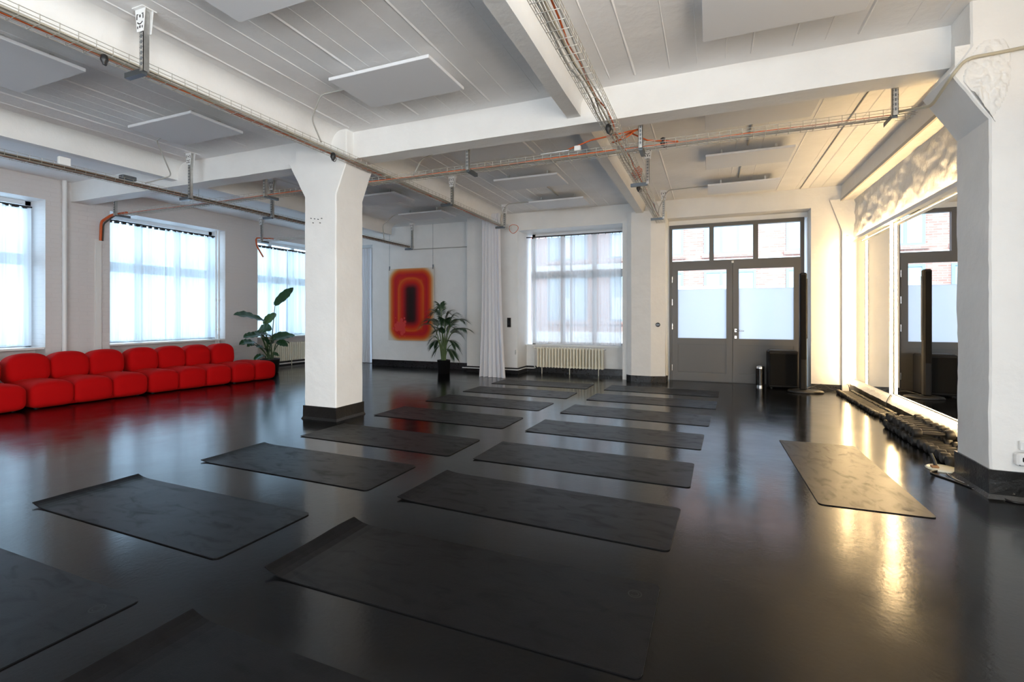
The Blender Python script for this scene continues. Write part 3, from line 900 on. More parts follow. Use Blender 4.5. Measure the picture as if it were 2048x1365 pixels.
for k, (xa_, xb_) in enumerate(((cx0, cm + .02), (cm - .02, cx1))):
    curtain('sheer_curtain', lambda u, xa_=xa_, xb_=xb_: ((xa_ + (xb_ - xa_) * u, 10.35 - .05 * k), (0, -1), .024), .66, 3.03, M['sheer_brightened'],
            f'white sheer curtain over the radiator, panel {"beside the drape side" if k == 0 else "beside the door pier"}', 'sheer curtains over the radiator', seed=11 + 2.3 * k, hem=.02)
r = thing('curtain_rod', ((cx0 + cx1) / 2, 10.33, 3.05), 'thin black curtain rod with hooks above the radiator window', 'curtain rod')
MB().tube([(cx0 - .1, 10.33, 3.055), (cx1, 10.33, 3.055)], .012, 8).build('rod', M['black'], r)
for k in range(14):
    xx = cx0 + .05 + (cx1 - cx0 - .1) * k / 13
    MB().tube([(xx, 10.33, 3.06), (xx + .01, 10.325, 3.035), (xx, 10.335, 3.015)], .006, 5).build('ring_hook', M['black'], r)

# ------------------------------------------------------------------ glazed double door
FX0, FX1 = aty(1338.5, 700, YD).x, aty(1608, 700, YD).x
door = thing('door_1', ((FX0 + FX1) / 2, YD, 0), 'grey glazed double door with three transom panes', 'door', kind='structure')
FT = 3.08; MULL = aty(1465, 700, YD).x
y0, y1 = YD - .04, YD + .04
m = MB(); m.box(FX0, FX0 + .06, y0, y1, 0, FT); m.box(FX1 - .06, FX1, y0, y1, 0, FT); m.box(FX0 + .06, FX1 - .06, y0, y1, FT - .07, FT)
m.box(FX0 + .06, FX1 - .06, y0, y1, 2.28, 2.36); m.box(FX0 + .06, FX1 - .06, y0 + .01, y1, 0, .02)
m.build('door_frame', M['door_grey'], door)
tx = [FX0 + .06, aty(1423, 500, YD).x, aty(1511, 500, YD).x, FX1 - .06]
for xx in tx[1:3]: MB().box(xx - .042, xx + .042, y0, y1, 2.36, FT - .07).build('transom_mullion', M['door_grey'], door)
for k in range(3):
    MB().box(tx[k], tx[k + 1], YD + .005, YD + .015, 2.34, FT - .05).build('transom_pane', M['glass'], door)
def leaf(xa_, xb_, hinge, handle):
    m = MB(); s = .105; ya, yb = YD - .05, YD + .02
    m.box(xa_, xa_ + s, ya, yb, .02, 2.28); m.box(xb_ - s, xb_, ya, yb, .02, 2.28)
    m.box(xa_ + s, xb_ - s, ya, yb, 2.28 - s, 2.28); m.box(xa_ + s, xb_ - s, ya, yb, .02, .17); m.box(xa_ + s, xb_ - s, ya, yb, .72, .84)
    lf = m.build('door_leaf', M['door_grey'], door)
    gx0, gx1, ft = xa_ + s - .01, xb_ - s + .01, 1.80
    MB().box(gx0, gx1, YD - .012, YD - .004, ft, 2.18).build('glass_pane', M['glass'], lf)
    tag(MB().box(gx0, gx1, YD - .012, YD - .008, .83, ft).build('frosted_pane', M['frost'], lf), 'frosted lower part of the door glass')
    pnl = MB(); pnl.bbox(gx0, gx1, YD - .025, YD + .01, .16, .73, .006); pnl.build('kick_panel', M['door_grey'], lf)
    br = MB(); q = .012
    for (u0, u1, w0, w1) in ((gx0 + .0, gx1, .715, .725), (gx0, gx1, .165, .175), (gx0, gx0 + q, .17, .72), (gx1 - q, gx1, .17, .72)):
        br.box(u0, u1, YD - .035, YD - .02, w0, w1)
    br.build('panel_bead', M['frame_dark'], lf)
    hx = xa_ + .0 if hinge < 0 else xb_
    for hz in (.25, 1.07, 1.55, 2.0):
        MB().tube([(hx, YD - .058, hz - .06), (hx, YD - .058, hz + .06)], .011, 8).build('hinge', M['chrome'], lf)
    if handle:
        hx = xa_ + .05
        for hz, hh in ((1.0, .035), (.87, .03)):
            MB().bbox(hx - .022, hx + .022, YD - .06, YD - .049, hz - hh, hz + hh, .008).build('escutcheon', M['chrome'], lf)
        MB().tube([(hx, YD - .05, 1.0), (hx, YD - .10, 1.0), (hx + .02, YD - .11, 1.0), (hx + .14, YD - .11, .998)], .010, 8).build('lever_handle', M['chrome'], lf)
leaf(FX0 + .062, MULL - .003, -1, False)
leaf(MULL + .003, FX1 - .062, 1, True)
MB().box(MULL - .03, MULL + .03, YD + .021, YD + .03, .02, 2.3).build('meeting_strip', M['door_grey'], door)
MB().bbox(MULL - .02, MULL + .02, YD - .07, YD - .04, 2.29, 2.33, .004).build('door_contact', M['white_plastic'], door)
portal(((FX0 + FX1) / 2, 10.75, 1.9), (-math.pi / 2, 0, 0), FX1 - FX0, 2.3)

# ------------------------------------------------------------------ street outside
YS = 20.0
bl = thing('brick_building', (0, YS, 0), 'red brick building with blue-grey windows across the street', 'building')
bw = MB().box(-16, 22, YS, YS + .4, 0, 10.2)
bw.build('facade', M['street_brick'], bl)
MB().box(-16, 22, YS - .06, YS, 3.20, 3.42).build('stone_band', M['stone_band'], bl)
MB().box(-16, 22, YS - .05, YS, 0, .6).build('stone_band', M['stone_band'], bl)
def street_window(xa_, xb_, z0, z1, panes):
    fr = MB(); y = YS - .02; b = .09
    fr.box(xa_, xb_, y - .03, y + .03, z0, z0 + b); fr.box(xa_, xb_, y - .03, y + .03, z1 - b, z1)
    for k in range(panes + 1):
        xx = xa_ + (xb_ - xa_ - b) * k / panes
        fr.box(xx, xx + b, y - .03, y + .03, z0 + b, z1 - b)
    fo = fr.build('street_window', M['street_frame'], bl)
    for k in range(panes):
        p0 = xa_ + (xb_ - xa_ - b) * k / panes + b; p1 = xa_ + (xb_ - xa_ - b) * (k + 1) / panes
        MB().box(p0, p1, y, y + .01, z0 + b, z1 - b).build('street_pane', M['street_glass'], fo)
        if (k + panes) % 2 == 0: MB().box(p0, p1, y - .012, y - .002, z0 + b, z0 + (z1 - z0) * .5).build('blind', M['blind'], fo)
    MB().box(xa_ - .08, xb_ + .08, YS - .1, YS, z0 - .12, z0).build('window_ledge', M['street_brick'], fo)
X = lambda px: aty(px, 500, YS).x
xs = [(X(1310), X(1367), 2), (X(1408), X(1512), 3), (X(1572), X(1640), 2), (X(1220), X(1275), 2), (X(1095), X(1175), 3), (X(1690), X(1770), 3), (X(980), X(1050), 2)]
for (a, b_, p) in xs:
    street_window(a, b_, 3.62, 5.55, p); street_window(a, b_, 6.9, 8.8, p); street_window(a, b_, 1.05, 3.0, p)
tag(MB().box(-30, 30, 10.75, YS, -.25, -.12).build('street', M['asphalt']), 'grey asphalt street in front of the brick building', 'street', kind='structure')

# ------------------------------------------------------------------ mirrors and light tubes
YM = 7.92
for (a, b_, lab) in ((YM, 9.70, 'large wall mirror panel next to the corner light tube'), (4.95, YM, 'large wall mirror panel between light tube and wall column'),
                     (1.5, 4.40, 'large wall mirror panel on the room side before the wall column')):
    tag(MB().box(2.262, 2.29, a + .003, b_ - .003, .21, 2.545).build('wall_mirror', M['mirror']), lab, 'mirror', 'mirrors along the wall')
def led_bar(p0, p1, w, label, name='light_tube', cover=False):
    p0, p1 = Vector(p0), Vector(p1)
    t = thing(name, p0, label, 'light', 'warm light tubes around the mirrors')
    d = (p1 - p0).normalized()
    MB().tube([p0, p1], w, 10).build('diffuser', M['led'], t)
    off = Vector((w * .9 + .004, 0, 0))
    MB().tube([p0 + off, p1 + off], .008, 6).build('channel', M['white_plastic'], t)
    if cover:      # aluminium profile open at the top, shining up the wall
        MB().box(p0.x - .034, p0.x - .030, p0.y, p1.y, p0.z - .022, p0.z + .022).box(p0.x - .034, p0.x + .03, p0.y, p1.y, p0.z - .026, p0.z - .022).build('profile_cover', M['white_plastic'], t)
    for q in (p0, p1):
        MB().tube([q - d * .015, q + d * .015], w * 1.08, 10).build('end_cap', M['white_plastic'], t)
    return t
led_bar((2.13, 9.66, .13), (2.13, 9.66, 2.62), .015, 'vertical warm light tube in the corner beside the mirror')
tube_joint = led_bar((2.235, YM, .22), (2.238, YM, 2.53), .015, 'vertical warm light tube on the joint between two mirrors')
led_bar((2.235, 5.0, .228), (2.235, YM - .06, .228), .007, 'warm light tube lying along the lower mirror edge')
led_bar((2.195, 5.0, 2.535), (2.195, 9.62, 2.535), .012, 'warm light tube along the upper mirror edge', cover=True)
led_bar((2.195, 1.6, 2.535), (2.195, 3.6, 2.535), .012, 'warm light tube along the upper mirror edge before the wall column', cover=True)
pw = [Vector((2.225, YM - .01, .22)), Vector((2.19, YM - .03, .17)), Vector((2.17, YM - .02, .10)), Vector((2.165, YM - .05, .02))]
MB().tube(pw, .004, 6).build('cord', M['black'], tube_joint)

# ------------------------------------------------------------------ ceiling panels
def panel(xa_, ya, label, L=1.05, W=.62, z=3.40):
    p = thing('ceiling_panel', (xa_ + L / 2, ya + W / 2, z), label, 'ceiling panel', 'flat white panels under the ceiling')
    m = MB(); m.bbox(xa_, xa_ + L, ya, ya + W, z, z + .03, .004); m.build('panel', M['panel'], p)
    for sx in (.2, L - .2):
        for sy in (.15, W - .15):
            MB().box(xa_ + sx - .012, xa_ + sx + .012, ya + sy - .012, ya + sy + .012, z + .03, ZC + .003).build('spacer', M['steel'], p)
    return p
bays = [('over the sofa side of the room', -6.08), ('over the yoga mats', -3.17), ('over the mirror side', -.06)]
rows = [('before the cross beam, second row from it', 1.88), ('just before the cross beam', 3.42), ('just behind the cross beam', 5.36), ('midway between cross beam and door wall', 6.97), ('in the row next to the door wall', 8.55)]
for bn, bx_ in bays:
    for rn, ry in rows:
        if rn.startswith('before') and bx_ > -1: continue
        panel(bx_ + rnd.uniform(-.02, .02), ry, f'flat white ceiling panel {bn}, {rn}')
# little conduits and feeds from panels
def wire_run(name, pts, r, mat_, label, cat='conduit'):
    P = [Vector(p) for p in pts]
    # rounded corners
    out = [P[0]]
    for i in range(1, len(P) - 1):
        a = P[i] + (P[i - 1] - P[i]).normalized() * min(.06, (P[i - 1] - P[i]).length * .4)
        b = P[i] + (P[i + 1] - P[i]).normalized() * min(.06, (P[i + 1] - P[i]).length * .4)
        for k in range(5):
            t = k / 4; out.append(a * (1 - t) ** 2 + P[i] * 2 * t * (1 - t) + b * t * t)
    out.append(P[-1])
    return tag(MB().tube(out, r, 6).build(name, mat_), label, cat)
wire_run('conduit', [(-3.1, 3.78, ZC - .02), (-3.62, 3.78, ZC - .02), (-3.86, 3.9, 3.34), (-3.92, 4.1, 3.17)], .008, M['grey_cable'], 'thin grey conduit from the panel over the mats down to the cable tray')
wire_run('conduit', [(-5.9, 3.95, ZC - .02), (-6.45, 3.95, ZC - .02), (-6.7, 4.3, 3.16), (-6.75, 4.0, 2.99)], .008, M['grey_cable'], 'thin grey conduit from the sofa side panel bending to the cable tray')
wire_run('conduit', [(.45, 5.95, ZC - .015), (.45, 7.0, ZC - .015)], .012, M['grey_cable'], 'short grey conduit linking two panels on the mirror side behind the beam')
wire_run('conduit', [(.42, 7.6, ZC - .015), (.42, 8.58, ZC - .015)], .012, M['grey_cable'], 'short grey conduit linking the last two panels on the mirror side')
wire_run('conduit', [(0, 8.95, ZC - .015), (-.70, 9.0, ZC - .015), (-.86, 9.05, 3.2), (-.86, 9.0, 3.06)], .010, M['grey_cable'], 'grey conduit from the last mirror side panel to the tray by the door')
wire_run('conduit', [(-2.6, 7.5, ZC - .015), (-2.6, 8.6, ZC - .015)], .012, M['grey_cable'], 'short grey conduit linking the last two panels over the mats')
wire_run('conduit', [(-3.1, 8.9, ZC - .015), (-3.75, 8.9, ZC - .015), (-3.92, 8.95, 3.25), (-3.92, 9.0, 3.13)], .010, M['grey_cable'], 'grey conduit from the last mat side panel to the tray by the drape')
wire_run('conduit', [(-2.9, 5.9, ZC - .015), (-3.4, 5.7, ZC - .02), (-3.45, 5.35, 3.3), (-3.45, 5.17, 3.05)], .010, M['grey_cable'], 'grey conduit curving from behind the beam to the cross tray')
wire_run('conduit', [(-5.9, 8.9, ZC - .015), (-6.45, 8.9, ZC - .02), (-6.75, 8.9, 3.3), (-6.75, 8.95, 2.96)], .010, M['grey_cable'], 'grey conduit from the sofa side panel to the tray near the artwork')
wire_run('conduit', [aty(815, 500, 10.225), aty(850, 498, 10.225), aty(934, 494, 10.225)], .012, M['grey_cable'], 'straight grey conduit on the wall above the artwork')

# ------------------------------------------------------------------ wire cable trays, hangers, cables
TW, TH = .15, .055
def tray(axis, c_, a0, a1, z, label, step=.1):
    # axis 1: runs along y at x=c_; axis 0: runs along x at y=c_
    def P(u, w, h): return (u, c_ + w, z + h) if axis == 0 else (c_ + w, u, z + h)
    t = thing('cable_tray', P((a0 + a1) / 2, 0, 0), label, 'cable tray', 'wire basket cable trays')
    for w, h in ((-TW / 2, 0), (-TW / 6, 0), (TW / 6, 0), (TW / 2, 0), (-TW / 2, TH * .5), (TW / 2, TH * .5), (-TW / 2, TH), (TW / 2, TH)):
        MB().tube([P(a0, w, h), P(a1, w, h)], .0026, 5).build('long_wire', M['wire'], t)
    first = None; u = a0 + .03
    while u < a1:
        if first is None:
            o = MB().tube([P(u, -TW / 2, TH + .004), P(u, -TW / 2, -.004), P(u, TW / 2, -.004), P(u, TW / 2, TH + .004)], .0026, 5).build('cross_wire', M['wire'], t)
            first = (o, u)
        else:
            o = first[0].copy(); col.objects.link(o)
            o.location[axis] = first[0].location[axis] + (u - first[1])
        u += step
    return t
XT, XTC, XTF, YTX = -3.935, -.875, -6.77, 5.16
ZTR = 3.03
ZTL, ZTF = 3.10, 2.93      # heights of the trays by the column and over the sofa side
tray(1, XT, 1.15, 9.45, ZTL, 'wire cable tray under the beam beside the free-standing column')
tray(1, XTC, 2.15, 9.62, ZTR + .02, 'wire cable tray running toward the pier beside the door')
tray(1, XTF, 2.3, 10.05, ZTF, 'densely filled wire cable tray over the sofa side')
tray(0, YTX, -9.45, 1.62, ZTR - .03, 'long wire cable tray running parallel behind the cross beam')
tray(0, 8.15, -9.6, -6.9, ZTR - .04, 'short wire cable tray toward the window behind the plant')

def cable(axis, c_, a0, a1, z, off, h, r, mat_, label, group, wander=.012, seed=0, ends=()):
    n = max(6, int((a1 - a0) / .28)); pts = []
    for i in range(n + 1):
        u = a0 + (a1 - a0) * i / n
        w = off + wander * noise.noise(Vector((u * 1.7, seed * 3.1, 0))) * 2
        hh = h + r + .004 + abs(noise.noise(Vector((u * 2.1, seed * 5.3, 4)))) * wander * .8
        pts.append((u, c_ + w, z + hh) if axis == 0 else (c_ + w, u, z + hh))
    pts += list(ends)
    return tag(MB().tube(pts, r, 6).build('cable', mat_), label, 'cable', group)
def bundle(axis, c_, a0, a1, z, spec, where, wander=.012):
    for i, (cn, k, r) in enumerate(spec):
        nm = {'orange': 'orange', 'grey_cable': 'grey', 'beige_cable': 'beige', 'dark_cable': 'dark', 'brown_cable': 'brown'}[cn]
        n = len(spec)
        off = -TW / 2 + .018 + (TW - .036) * (i + .5) / n if n > 1 else 0
        cable(axis, c_, a0 + .1 * rnd.random(), a1 - .15 * rnd.random(), z, off, k, r, M[cn], f'{nm} cable lying in the wire tray {where}', f'{nm} cables in the tray {where}', wander, rnd.random() * 30)
bundle(1, XT, 1.15, 9.4, ZTL, [('orange', 0, .011), ('orange', 0, .010), ('beige_cable', 0, .007), ('grey_cable', 0, .006), ('beige_cable', .01, .006), ('grey_cable', .014, .005), ('beige_cable', .0, .006)], 'beside the free-standing column')
bundle(1, XTC, 2.15, 9.2, ZTR + .02, [('grey_cable', 0, .008), ('grey_cable', .01, .007), ('beige_cable', 0, .007), ('orange', .012, .007), ('grey_cable', 0, .006)], 'toward the door pier', .022)
bundle(1, XTF, 2.3, 10.0, ZTF, [('beige_cable', 0, .008), ('brown_cable', 0, .008), ('dark_cable', 0, .009), ('beige_cable', .016, .008), ('orange', .0, .006), ('dark_cable', .016, .008), ('brown_cable', .018, .008), ('beige_cable', .0, .008), ('dark_cable', 0, .008), ('grey_cable', .02, .007)], 'over the sofa side')
bundle(0, YTX, -4.6, -.85, ZTR - .03, [('orange', 0, .006), ('beige_cable', 0, .007), ('grey_cable', 0, .007), ('beige_cable', .012, .007), ('grey_cable', .014, .007), ('grey_cable', .0, .008), ('beige_cable', 0, .007)], 'behind the cross beam')
bundle(0, YTX, -.85, 1.55, ZTR - .03, [('orange', .004, .0045), ('grey_cable', 0, .006), ('grey_cable', .004, .006)], 'behind the beam on the mirror side', .02)
bundle(0, YTX, -9.4, -4.6, ZTR - .03, [('orange', 0, .007), ('grey_cable', 0, .007), ('dark_cable', .01, .007), ('grey_cable', 0, .006), ('brown_cable', .01, .006)], 'above the sofa parallel to the beam')
# coil of orange cable where the trays meet
pts = []
for i in range(60):
    a = i / 59 * 2 * math.pi * 2.2
    pts.append((XTC + .06 + .13 * math.cos(a) + .02 * math.sin(3 * a), YTX - .02 + .10 * math.sin(a), ZTR + .13 + .07 * math.sin(a + .8)))
pts = [(-1.55, YTX + .03, ZTR + .06), (-1.2, YTX + .02, ZTR + .15)] + pts + [(-.6, YTX, ZTR + .06), (-.3, YTX, ZTR + .01)]
tag(MB().tube(pts, .008, 6).build('cable_coil', M['orange']), 'coiled loop of orange cable where two trays cross', 'cable')
pts = []
for i in range(40):
    a = i / 39 * 2 * math.pi * 1.6
    pts.append((XT + .12 + .10 * math.cos(a), 9.42 + .03 * math.sin(2 * a), ZTL + .0 + .09 * math.sin(a)))
tag(MB().tube(pts, .006, 6).build('cable_coil', M['orange']), 'small loop of orange cable at the tray end by the drape', 'cable')
pts = []
for i in range(120):
    a = i / 119 * 2 * math.pi * 6
    pts.append((XTC + .05 * math.cos(a) + .02 * noise.noise(Vector((a, 0, 0))), 6.4 + .12 * math.sin(a * .7), ZTR + .09 + .05 * math.sin(a + 1) + .02 * noise.noise(Vector((a, 3, 0)))))
tag(MB().tube(pts, .006, 5).build('cable_coil', M['orange']), 'tangled orange cable heap in the tray toward the door pier', 'cable')
# orange cables dropping at the window piers
wire_run('cable_drop', [(-9.2, YTX, ZTR + .01), (-9.62, YTX, ZTR + .0), (-9.88, YTX - .02, 2.93), (-9.90, YTX - .02, 2.60)], .022, M['orange'], 'thick orange cable bending down the pier behind the sofa', 'cable')
wire_run('cable_drop', [(-9.2, YTX + .03, ZTR + .0), (-9.60, YTX + .03, ZTR - .01), (-9.89, YTX + .02, 2.9), (-9.915, YTX + .02, 2.60)], .014, M['dark_cable'], 'dark cable bending down the pier behind the sofa', 'cable')
wire_run('cable_drop', [(-9.2, 8.15, ZTR), (-9.72, 8.13, ZTR + .05), (-9.75, 8.18, 2.9), (-9.72, 8.33, 2.66)], .018, M['orange'], 'orange cable drooping beside the window behind the plant', 'cable')

def slots(m, axis, pos, cu, cz, s):
    # smiling-face slot pattern of the steel plates; u runs along the plate width
    def bit(u0, u1, z0, z1):
        if axis == 1: m.box(cu + u0 * s, cu + u1 * s, pos - .003, pos + .003, cz + z0 * s, cz + z1 * s)
        else: m.box(pos - .003, pos + .003, cu + u0 * s, cu + u1 * s, cz + z0 * s, cz + z1 * s)
    for sx in (-1, 1):
        bit(sx * .035 - .004, sx * .035 + .004, .005, .035); bit(sx * .030 - .009, sx * .030 + .009, .038, .044)
        bit(sx * .026 - .004, sx * .026 + .004, -.062, -.045)
    bit(-.006, .006, .018, .036); bit(-.006, .006, -.060, -.042)
    for i in range(9):
        t = (i - 4) / 4; u = t * .026; z = -.030 + .012 * t * t
        bit(u - .0045, u + .0045, z - .003, z + .003)
def hanger(x, y, ztop, zbot, axis, arm, label, plates=True):
    # axis: tray axis; arm: signed length of the arm (across the tray)
    h = thing('tray_hanger', (x, y, zbot), label, 'bracket', 'steel hangers of the cable trays')
    m = MB(); w = .021
    m.box(x - w, x + w, y - w, y - w + .004, zbot, ztop); m.box(x - w, x - w + .004, y - w, y + w, zbot, ztop); m.box(x + w - .004, x + w, y - w, y + w, zbot, ztop)
    m.build('channel_post', M['steel'], h)
    z = zbot + .05; dots = MB()
    while z < ztop - .03:
        dots.box(x - .006, x + .006, y - w - .002, y - w + .001, z - .012, z + .012)
        for s_ in (-.016, .016): dots.box(x + s_ - .002, x + s_ + .002, y - w - .002, y - w + .001, z - .004, z + .004)
        z += .04
    dots.build('slot_row', M['dark_steel'], h)
    am = MB()
    if axis == 1: am.box(min(x, x + arm), max(x, x + arm), y - .02, y + .02, zbot - .02, zbot + .02)
    else: am.box(x - .02, x + .02, min(y, y + arm), max(y, y + arm), zbot - .02, zbot + .02)
    am.build('support_arm', M['dark_steel'], h)
    if plates:
        for k, yy in enumerate((y - w - .006, y + w + .006)):
            p = MB().prism([(x - .035, ztop - .17), (x + .035, ztop - .17), (x + .058, ztop), (x - .058, ztop)], 1, yy - .002, yy + .002)
            po = p.build('mounting_plate', M['white_plastic'], h)
            if k == 0:
                s_ = MB(); slots(s_, 1, yy - .001, x, ztop - .085, 1.0); s_.build('plate_slots', M['black'], po)
        MB().box(x - .06, x + .06, y - .05, y + .05, ztop - .006, ztop + .004).build('ceiling_plate', M['white_plastic'], h)
for i, (x, y) in enumerate(((-3.84, 2.27), (-3.84, 6.85), (-3.84, 9.0))):
    hanger(x, y, ZC, ZTL - .03, 1, -.2, 'steel tray hanger with smiling slotted plate ' + ('in front of the cross beam' if i == 0 else 'behind the free-standing column' if i == 1 else 'by the white drape'))
for i, (x, y) in enumerate(((-.765, 6.6), (-.775, 9.05))):
    hanger(x, y, ZC, ZTR - .01, 1, -.22, 'steel tray hanger with slotted plate on the door side tray, ' + ('midway' if i == 0 else 'close to the door'))
for i, (x, y) in enumerate(((-6.62, 4.5), (-6.68, 5.9), (-6.68, 9.95))):
    hanger(x, y, ZC, ZTF - .03, 1, -.2, 'steel tray hanger on the sofa side tray, ' + ('before the cross beam' if i == 0 else 'just behind the cross beam' if i == 1 else 'above the artwork wall'))
for i, x in enumerate((-9.3, -5.85, -2.62, -.655, 1.45)):
    hanger(x, 5.045, ZC, ZTR - .05, 0, .22, 'steel tray hanger behind the cross beam, ' + ('at the window wall', 'above the sofa side', 'above the mats', 'at the tray crossing', 'near the wall column')[i], plates=False)
hanger(-9.45, 8.06, ZC, ZTR - .06, 0, .18, 'steel tray hanger in front of the window behind the plant')
# chains under the sofa side tray
for i, x in enumerate((-7.25, -7.05)):
    m = MB(); z = 2.98
    tag(MB().tube([(-7.6 + i * .2, YTX + .02 * 0, 3.05 + .0), (-7.6 + i * .2, YTX, 3.27)], .004, 5).build('hanging_chain', M['steel']), 'thin steel chain holding the cross tray above the sofa', 'chain', 'chains of the cross tray')
# plug couplings hanging from the trays
def coupling(p, label, s=1.0):
    p = Vector(p)
    t = thing('plug_coupling', p - Vector((0, 0, .09 * s)), label, 'plug', 'black plug couplings hanging from trays')
    MB().lathe([(.012 * s, 0), (.026 * s, -.01 * s), (.03 * s, -.05 * s), (.018 * s, -.075 * s), (.012 * s, -.09 * s)], 12, p).build('coupling_body', M['black'], t)
    pts = [(p.x + .02 * s + .022 * s * math.sin(a) * 1.0, p.y, p.z - .075 * s + .028 * s * math.cos(a)) for a in [2 * math.pi * k / 12 for k in range(12)]]
    MB().tube(pts, .0035 * s, 5, closed=True).build('strap_loop', M['black'], t)
coupling((XT + .03, 2.05, ZTL), 'black plug coupling hanging before the smiling hanger', .8)
coupling((XT + .04, 4.25, ZTL), 'black plug coupling hanging in front of the column head')
coupling((XTC + .0, 4.5, ZTR + .03), 'black plug coupling hanging where the door side tray meets the cross beam')
coupling((XTC - .03, 6.75, ZTR + .02), 'black plug coupling hanging behind the tray crossing', .9)
coupling((-.45, YTX + .02, ZTR + .075), 'black plug coupling in the tray next to the crossing')
# junction boxes
def jbox(p, s, label, m_='white_plastic'):
    p = Vector(p); t = thing('junction_box', p, label, 'junction box')
    MB().bbox(p.x - s[0] / 2, p.x + s[0] / 2, p.y - s[1] / 2, p.y + s[1] / 2, p.z, p.z + s[2], .006).build('housing', M[m_], t)
    MB().bbox(p.x - s[0] * .45, p.x + s[0] * .45, p.y - s[1] / 2 - .004, p.y - s[1] / 2 + .002, p.z + s[2] * .08, p.z + s[2] * .92, .002).build('lid', M[m_], t)
jbox((XTF + .095, 3.12, ZTF + .03), (.03, .11, .09), 'white junction box fixed to the sofa side tray')
jbox((XTF + .02, 3.8, ZTF + .05), (.08, .16, .05), 'dark box lying on the sofa side tray cables', 'dark_steel')
jbox((-1.33, YTX - .03, ZTR + .03), (.07, .05, .06), 'small white junction box beside the tray crossing')
tag(MB().tube([(-1.75, YTX - .03, ZTR + .05), (-1.42, YTX - .03, ZTR + .055)], .014, 8).build('steel_conduit', M['steel']), 'short bright steel conduit lying in the tray near the crossing', 'conduit')
# conduit along the head of the wall column
wire_run('conduit', [(1.50, YTX, ZTR + .02), aty(1905, 150, 4.40) + Vector((-.02, .3, -.1)), aty(1905, 150, 4.40), aty(1932, 117, 4.40), aty(1990, 107, 4.40), aty(2048, 95, 4.40), (2.2, 4.40, aty(2048, 95, 4.4).z + .02)], .012, M['beige_cable'], 'beige conduit bending around the head of the wall column')

# ------------------------------------------------------------------ yoga mats
def mat_mesh(L, W, curl, seed, th=.006, r=.035):
    nu, nv = 44, 10; m = MB(); us = [0, .008, .02, .04, .07, .11, .16] + [.16 + (L - .16 - .04) * i / 24 for i in range(1, 25)] + [L - .025, L - .012, L - .004, L]
    def half(u):
        e = min(u, L - u)
        return W / 2 - (r - math.sqrt(max(0, r * r - (r - e) ** 2)) if e < r and u > L / 2 else 0)
    def top(u, w):
        z = curl * math.exp(-(u / .06) ** 1.3) * (1 + .25 * noise.noise(Vector((w * 3, seed, 0)))) + .0012 * noise.noise(Vector((u * 6, w * 6, seed)))
        return max(0, z)
    n = len(us); V = []; Fc = []
    for layer in (1, 0):
        for u in us:
            h_ = half(u)
            for j in range(nv + 1):
                w = -h_ + 2 * h_ * j / nv
                V.append((u - L / 2, w, top(u, w) + (th if layer else .0006)))
    k = nv + 1
    for i in range(n - 1):
        for j in range(nv):
            a = i * k + j; Fc.append((a, a + k, a + k + 1, a + 1))
            b = n * k + a; Fc.append((b, b + 1, b + k + 1, b + k))
    N = n * k
    for i in range(n - 1):
        a = i * k; Fc.append((a, N + a, N + a + k, a + k))
        a = i * k + nv; Fc.append((a, a + k, N + a + k, N + a))
    for j in range(nv):
        Fc.append((j, j + 1, N + j + 1, N + j)); a = (n - 1) * k + j; Fc.append((a, N + a, N + a + 1, a + 1))
    m.add(V, Fc); m.fix = True
    return m
def place_mat(ax, ay, ang, label, curl=.0, seed=0, L=1.815, W=.645, emblem=None):
    # ax, ay: near corner at the curled end
    c_, s_ = math.cos(ang), math.sin(ang)
    cx, cy = ax + c_ * L / 2 - s_ * W / 2, ay + s_ * L / 2 + c_ * W / 2
    t = thing('yoga_mat', (cx, cy, 0), label, 'yoga mat', 'black yoga mats on the floor')
    WL[t.name] = Vector((0, 0, 0))
    o = mat_mesh(L, W, curl, seed).build('mat_surface', M['mat'], t)
    if emblem:
        e = MB(); R = .032; ex, ey = L / 2 - .10, W / 2 - .12
        if emblem < 0: ey = -ey
        z = .0068
        for ra, rb in ((R, R - .006),):
            n = 28; vs_ = []
            for k in range(n):
                a = 2 * math.pi * k / n
                vs_ += [(ex + ra * math.cos(a), ey + ra * math.sin(a), z), (ex + rb * math.cos(a), ey + rb * math.sin(a), z)]
            e.add(vs_, [(2 * k, (2 * k + 2) % (2 * n), (2 * k + 3) % (2 * n), 2 * k + 1) for k in range(n)])
        # looped stroke inside the ring
        pts = []
        for k in range(25):
            a = math.radians(-60 + 300 * k / 24)
            pts.append((ex + .014 * math.sin(a) * 1.2, ey + .018 * math.cos(a), z))
        for (p, q) in zip(pts, pts[1:]):
            d = (Vector(q) - Vector(p)).normalized(); nrm = Vector((-d.y, d.x, 0)) * .0022
            e.add([Vector(p) - nrm, Vector(q) - nrm, Vector(q) + nrm, Vector(p) + nrm], [(0, 1, 2, 3)])
        e.build('round_emblem', M['emblem'], t)
    t.rotation_euler = (0, 0, ang)
    WL[t.name] = Vector((cx, cy, 0))
ords = ['first', 'second', 'third', 'fourth', 'fifth', 'sixth', 'seventh', 'eighth']
k_ = 1.28 / 1.35
Lrow = [(-4.03, 8.77, -.2), (-4.08, 7.66, -1), (-4.17, 6.58, -2.5), (-4.21, 5.36, -1.5), (-4.24, 4.12, -1.5), (-4.36, 3.06, -1), (-4.44, 1.89, -1), (-4.415, .80, -.5)]
Rrow = [(-1.79, 8.77, -2), (-1.84, 7.64, -2), (-1.93, 6.47, -3), (-2.0, 5.29, -2), (-2.06, 4.07, -1), (-2.13, 2.98, -2.4), (-2.15, 1.85, -.4), (-2.16, .79, -1)]
curlL = [0, 0, 0, .004, .004, .012, .022, .0]; curlR = [0, .003, .004, .004, .006, .014, .034, .03]
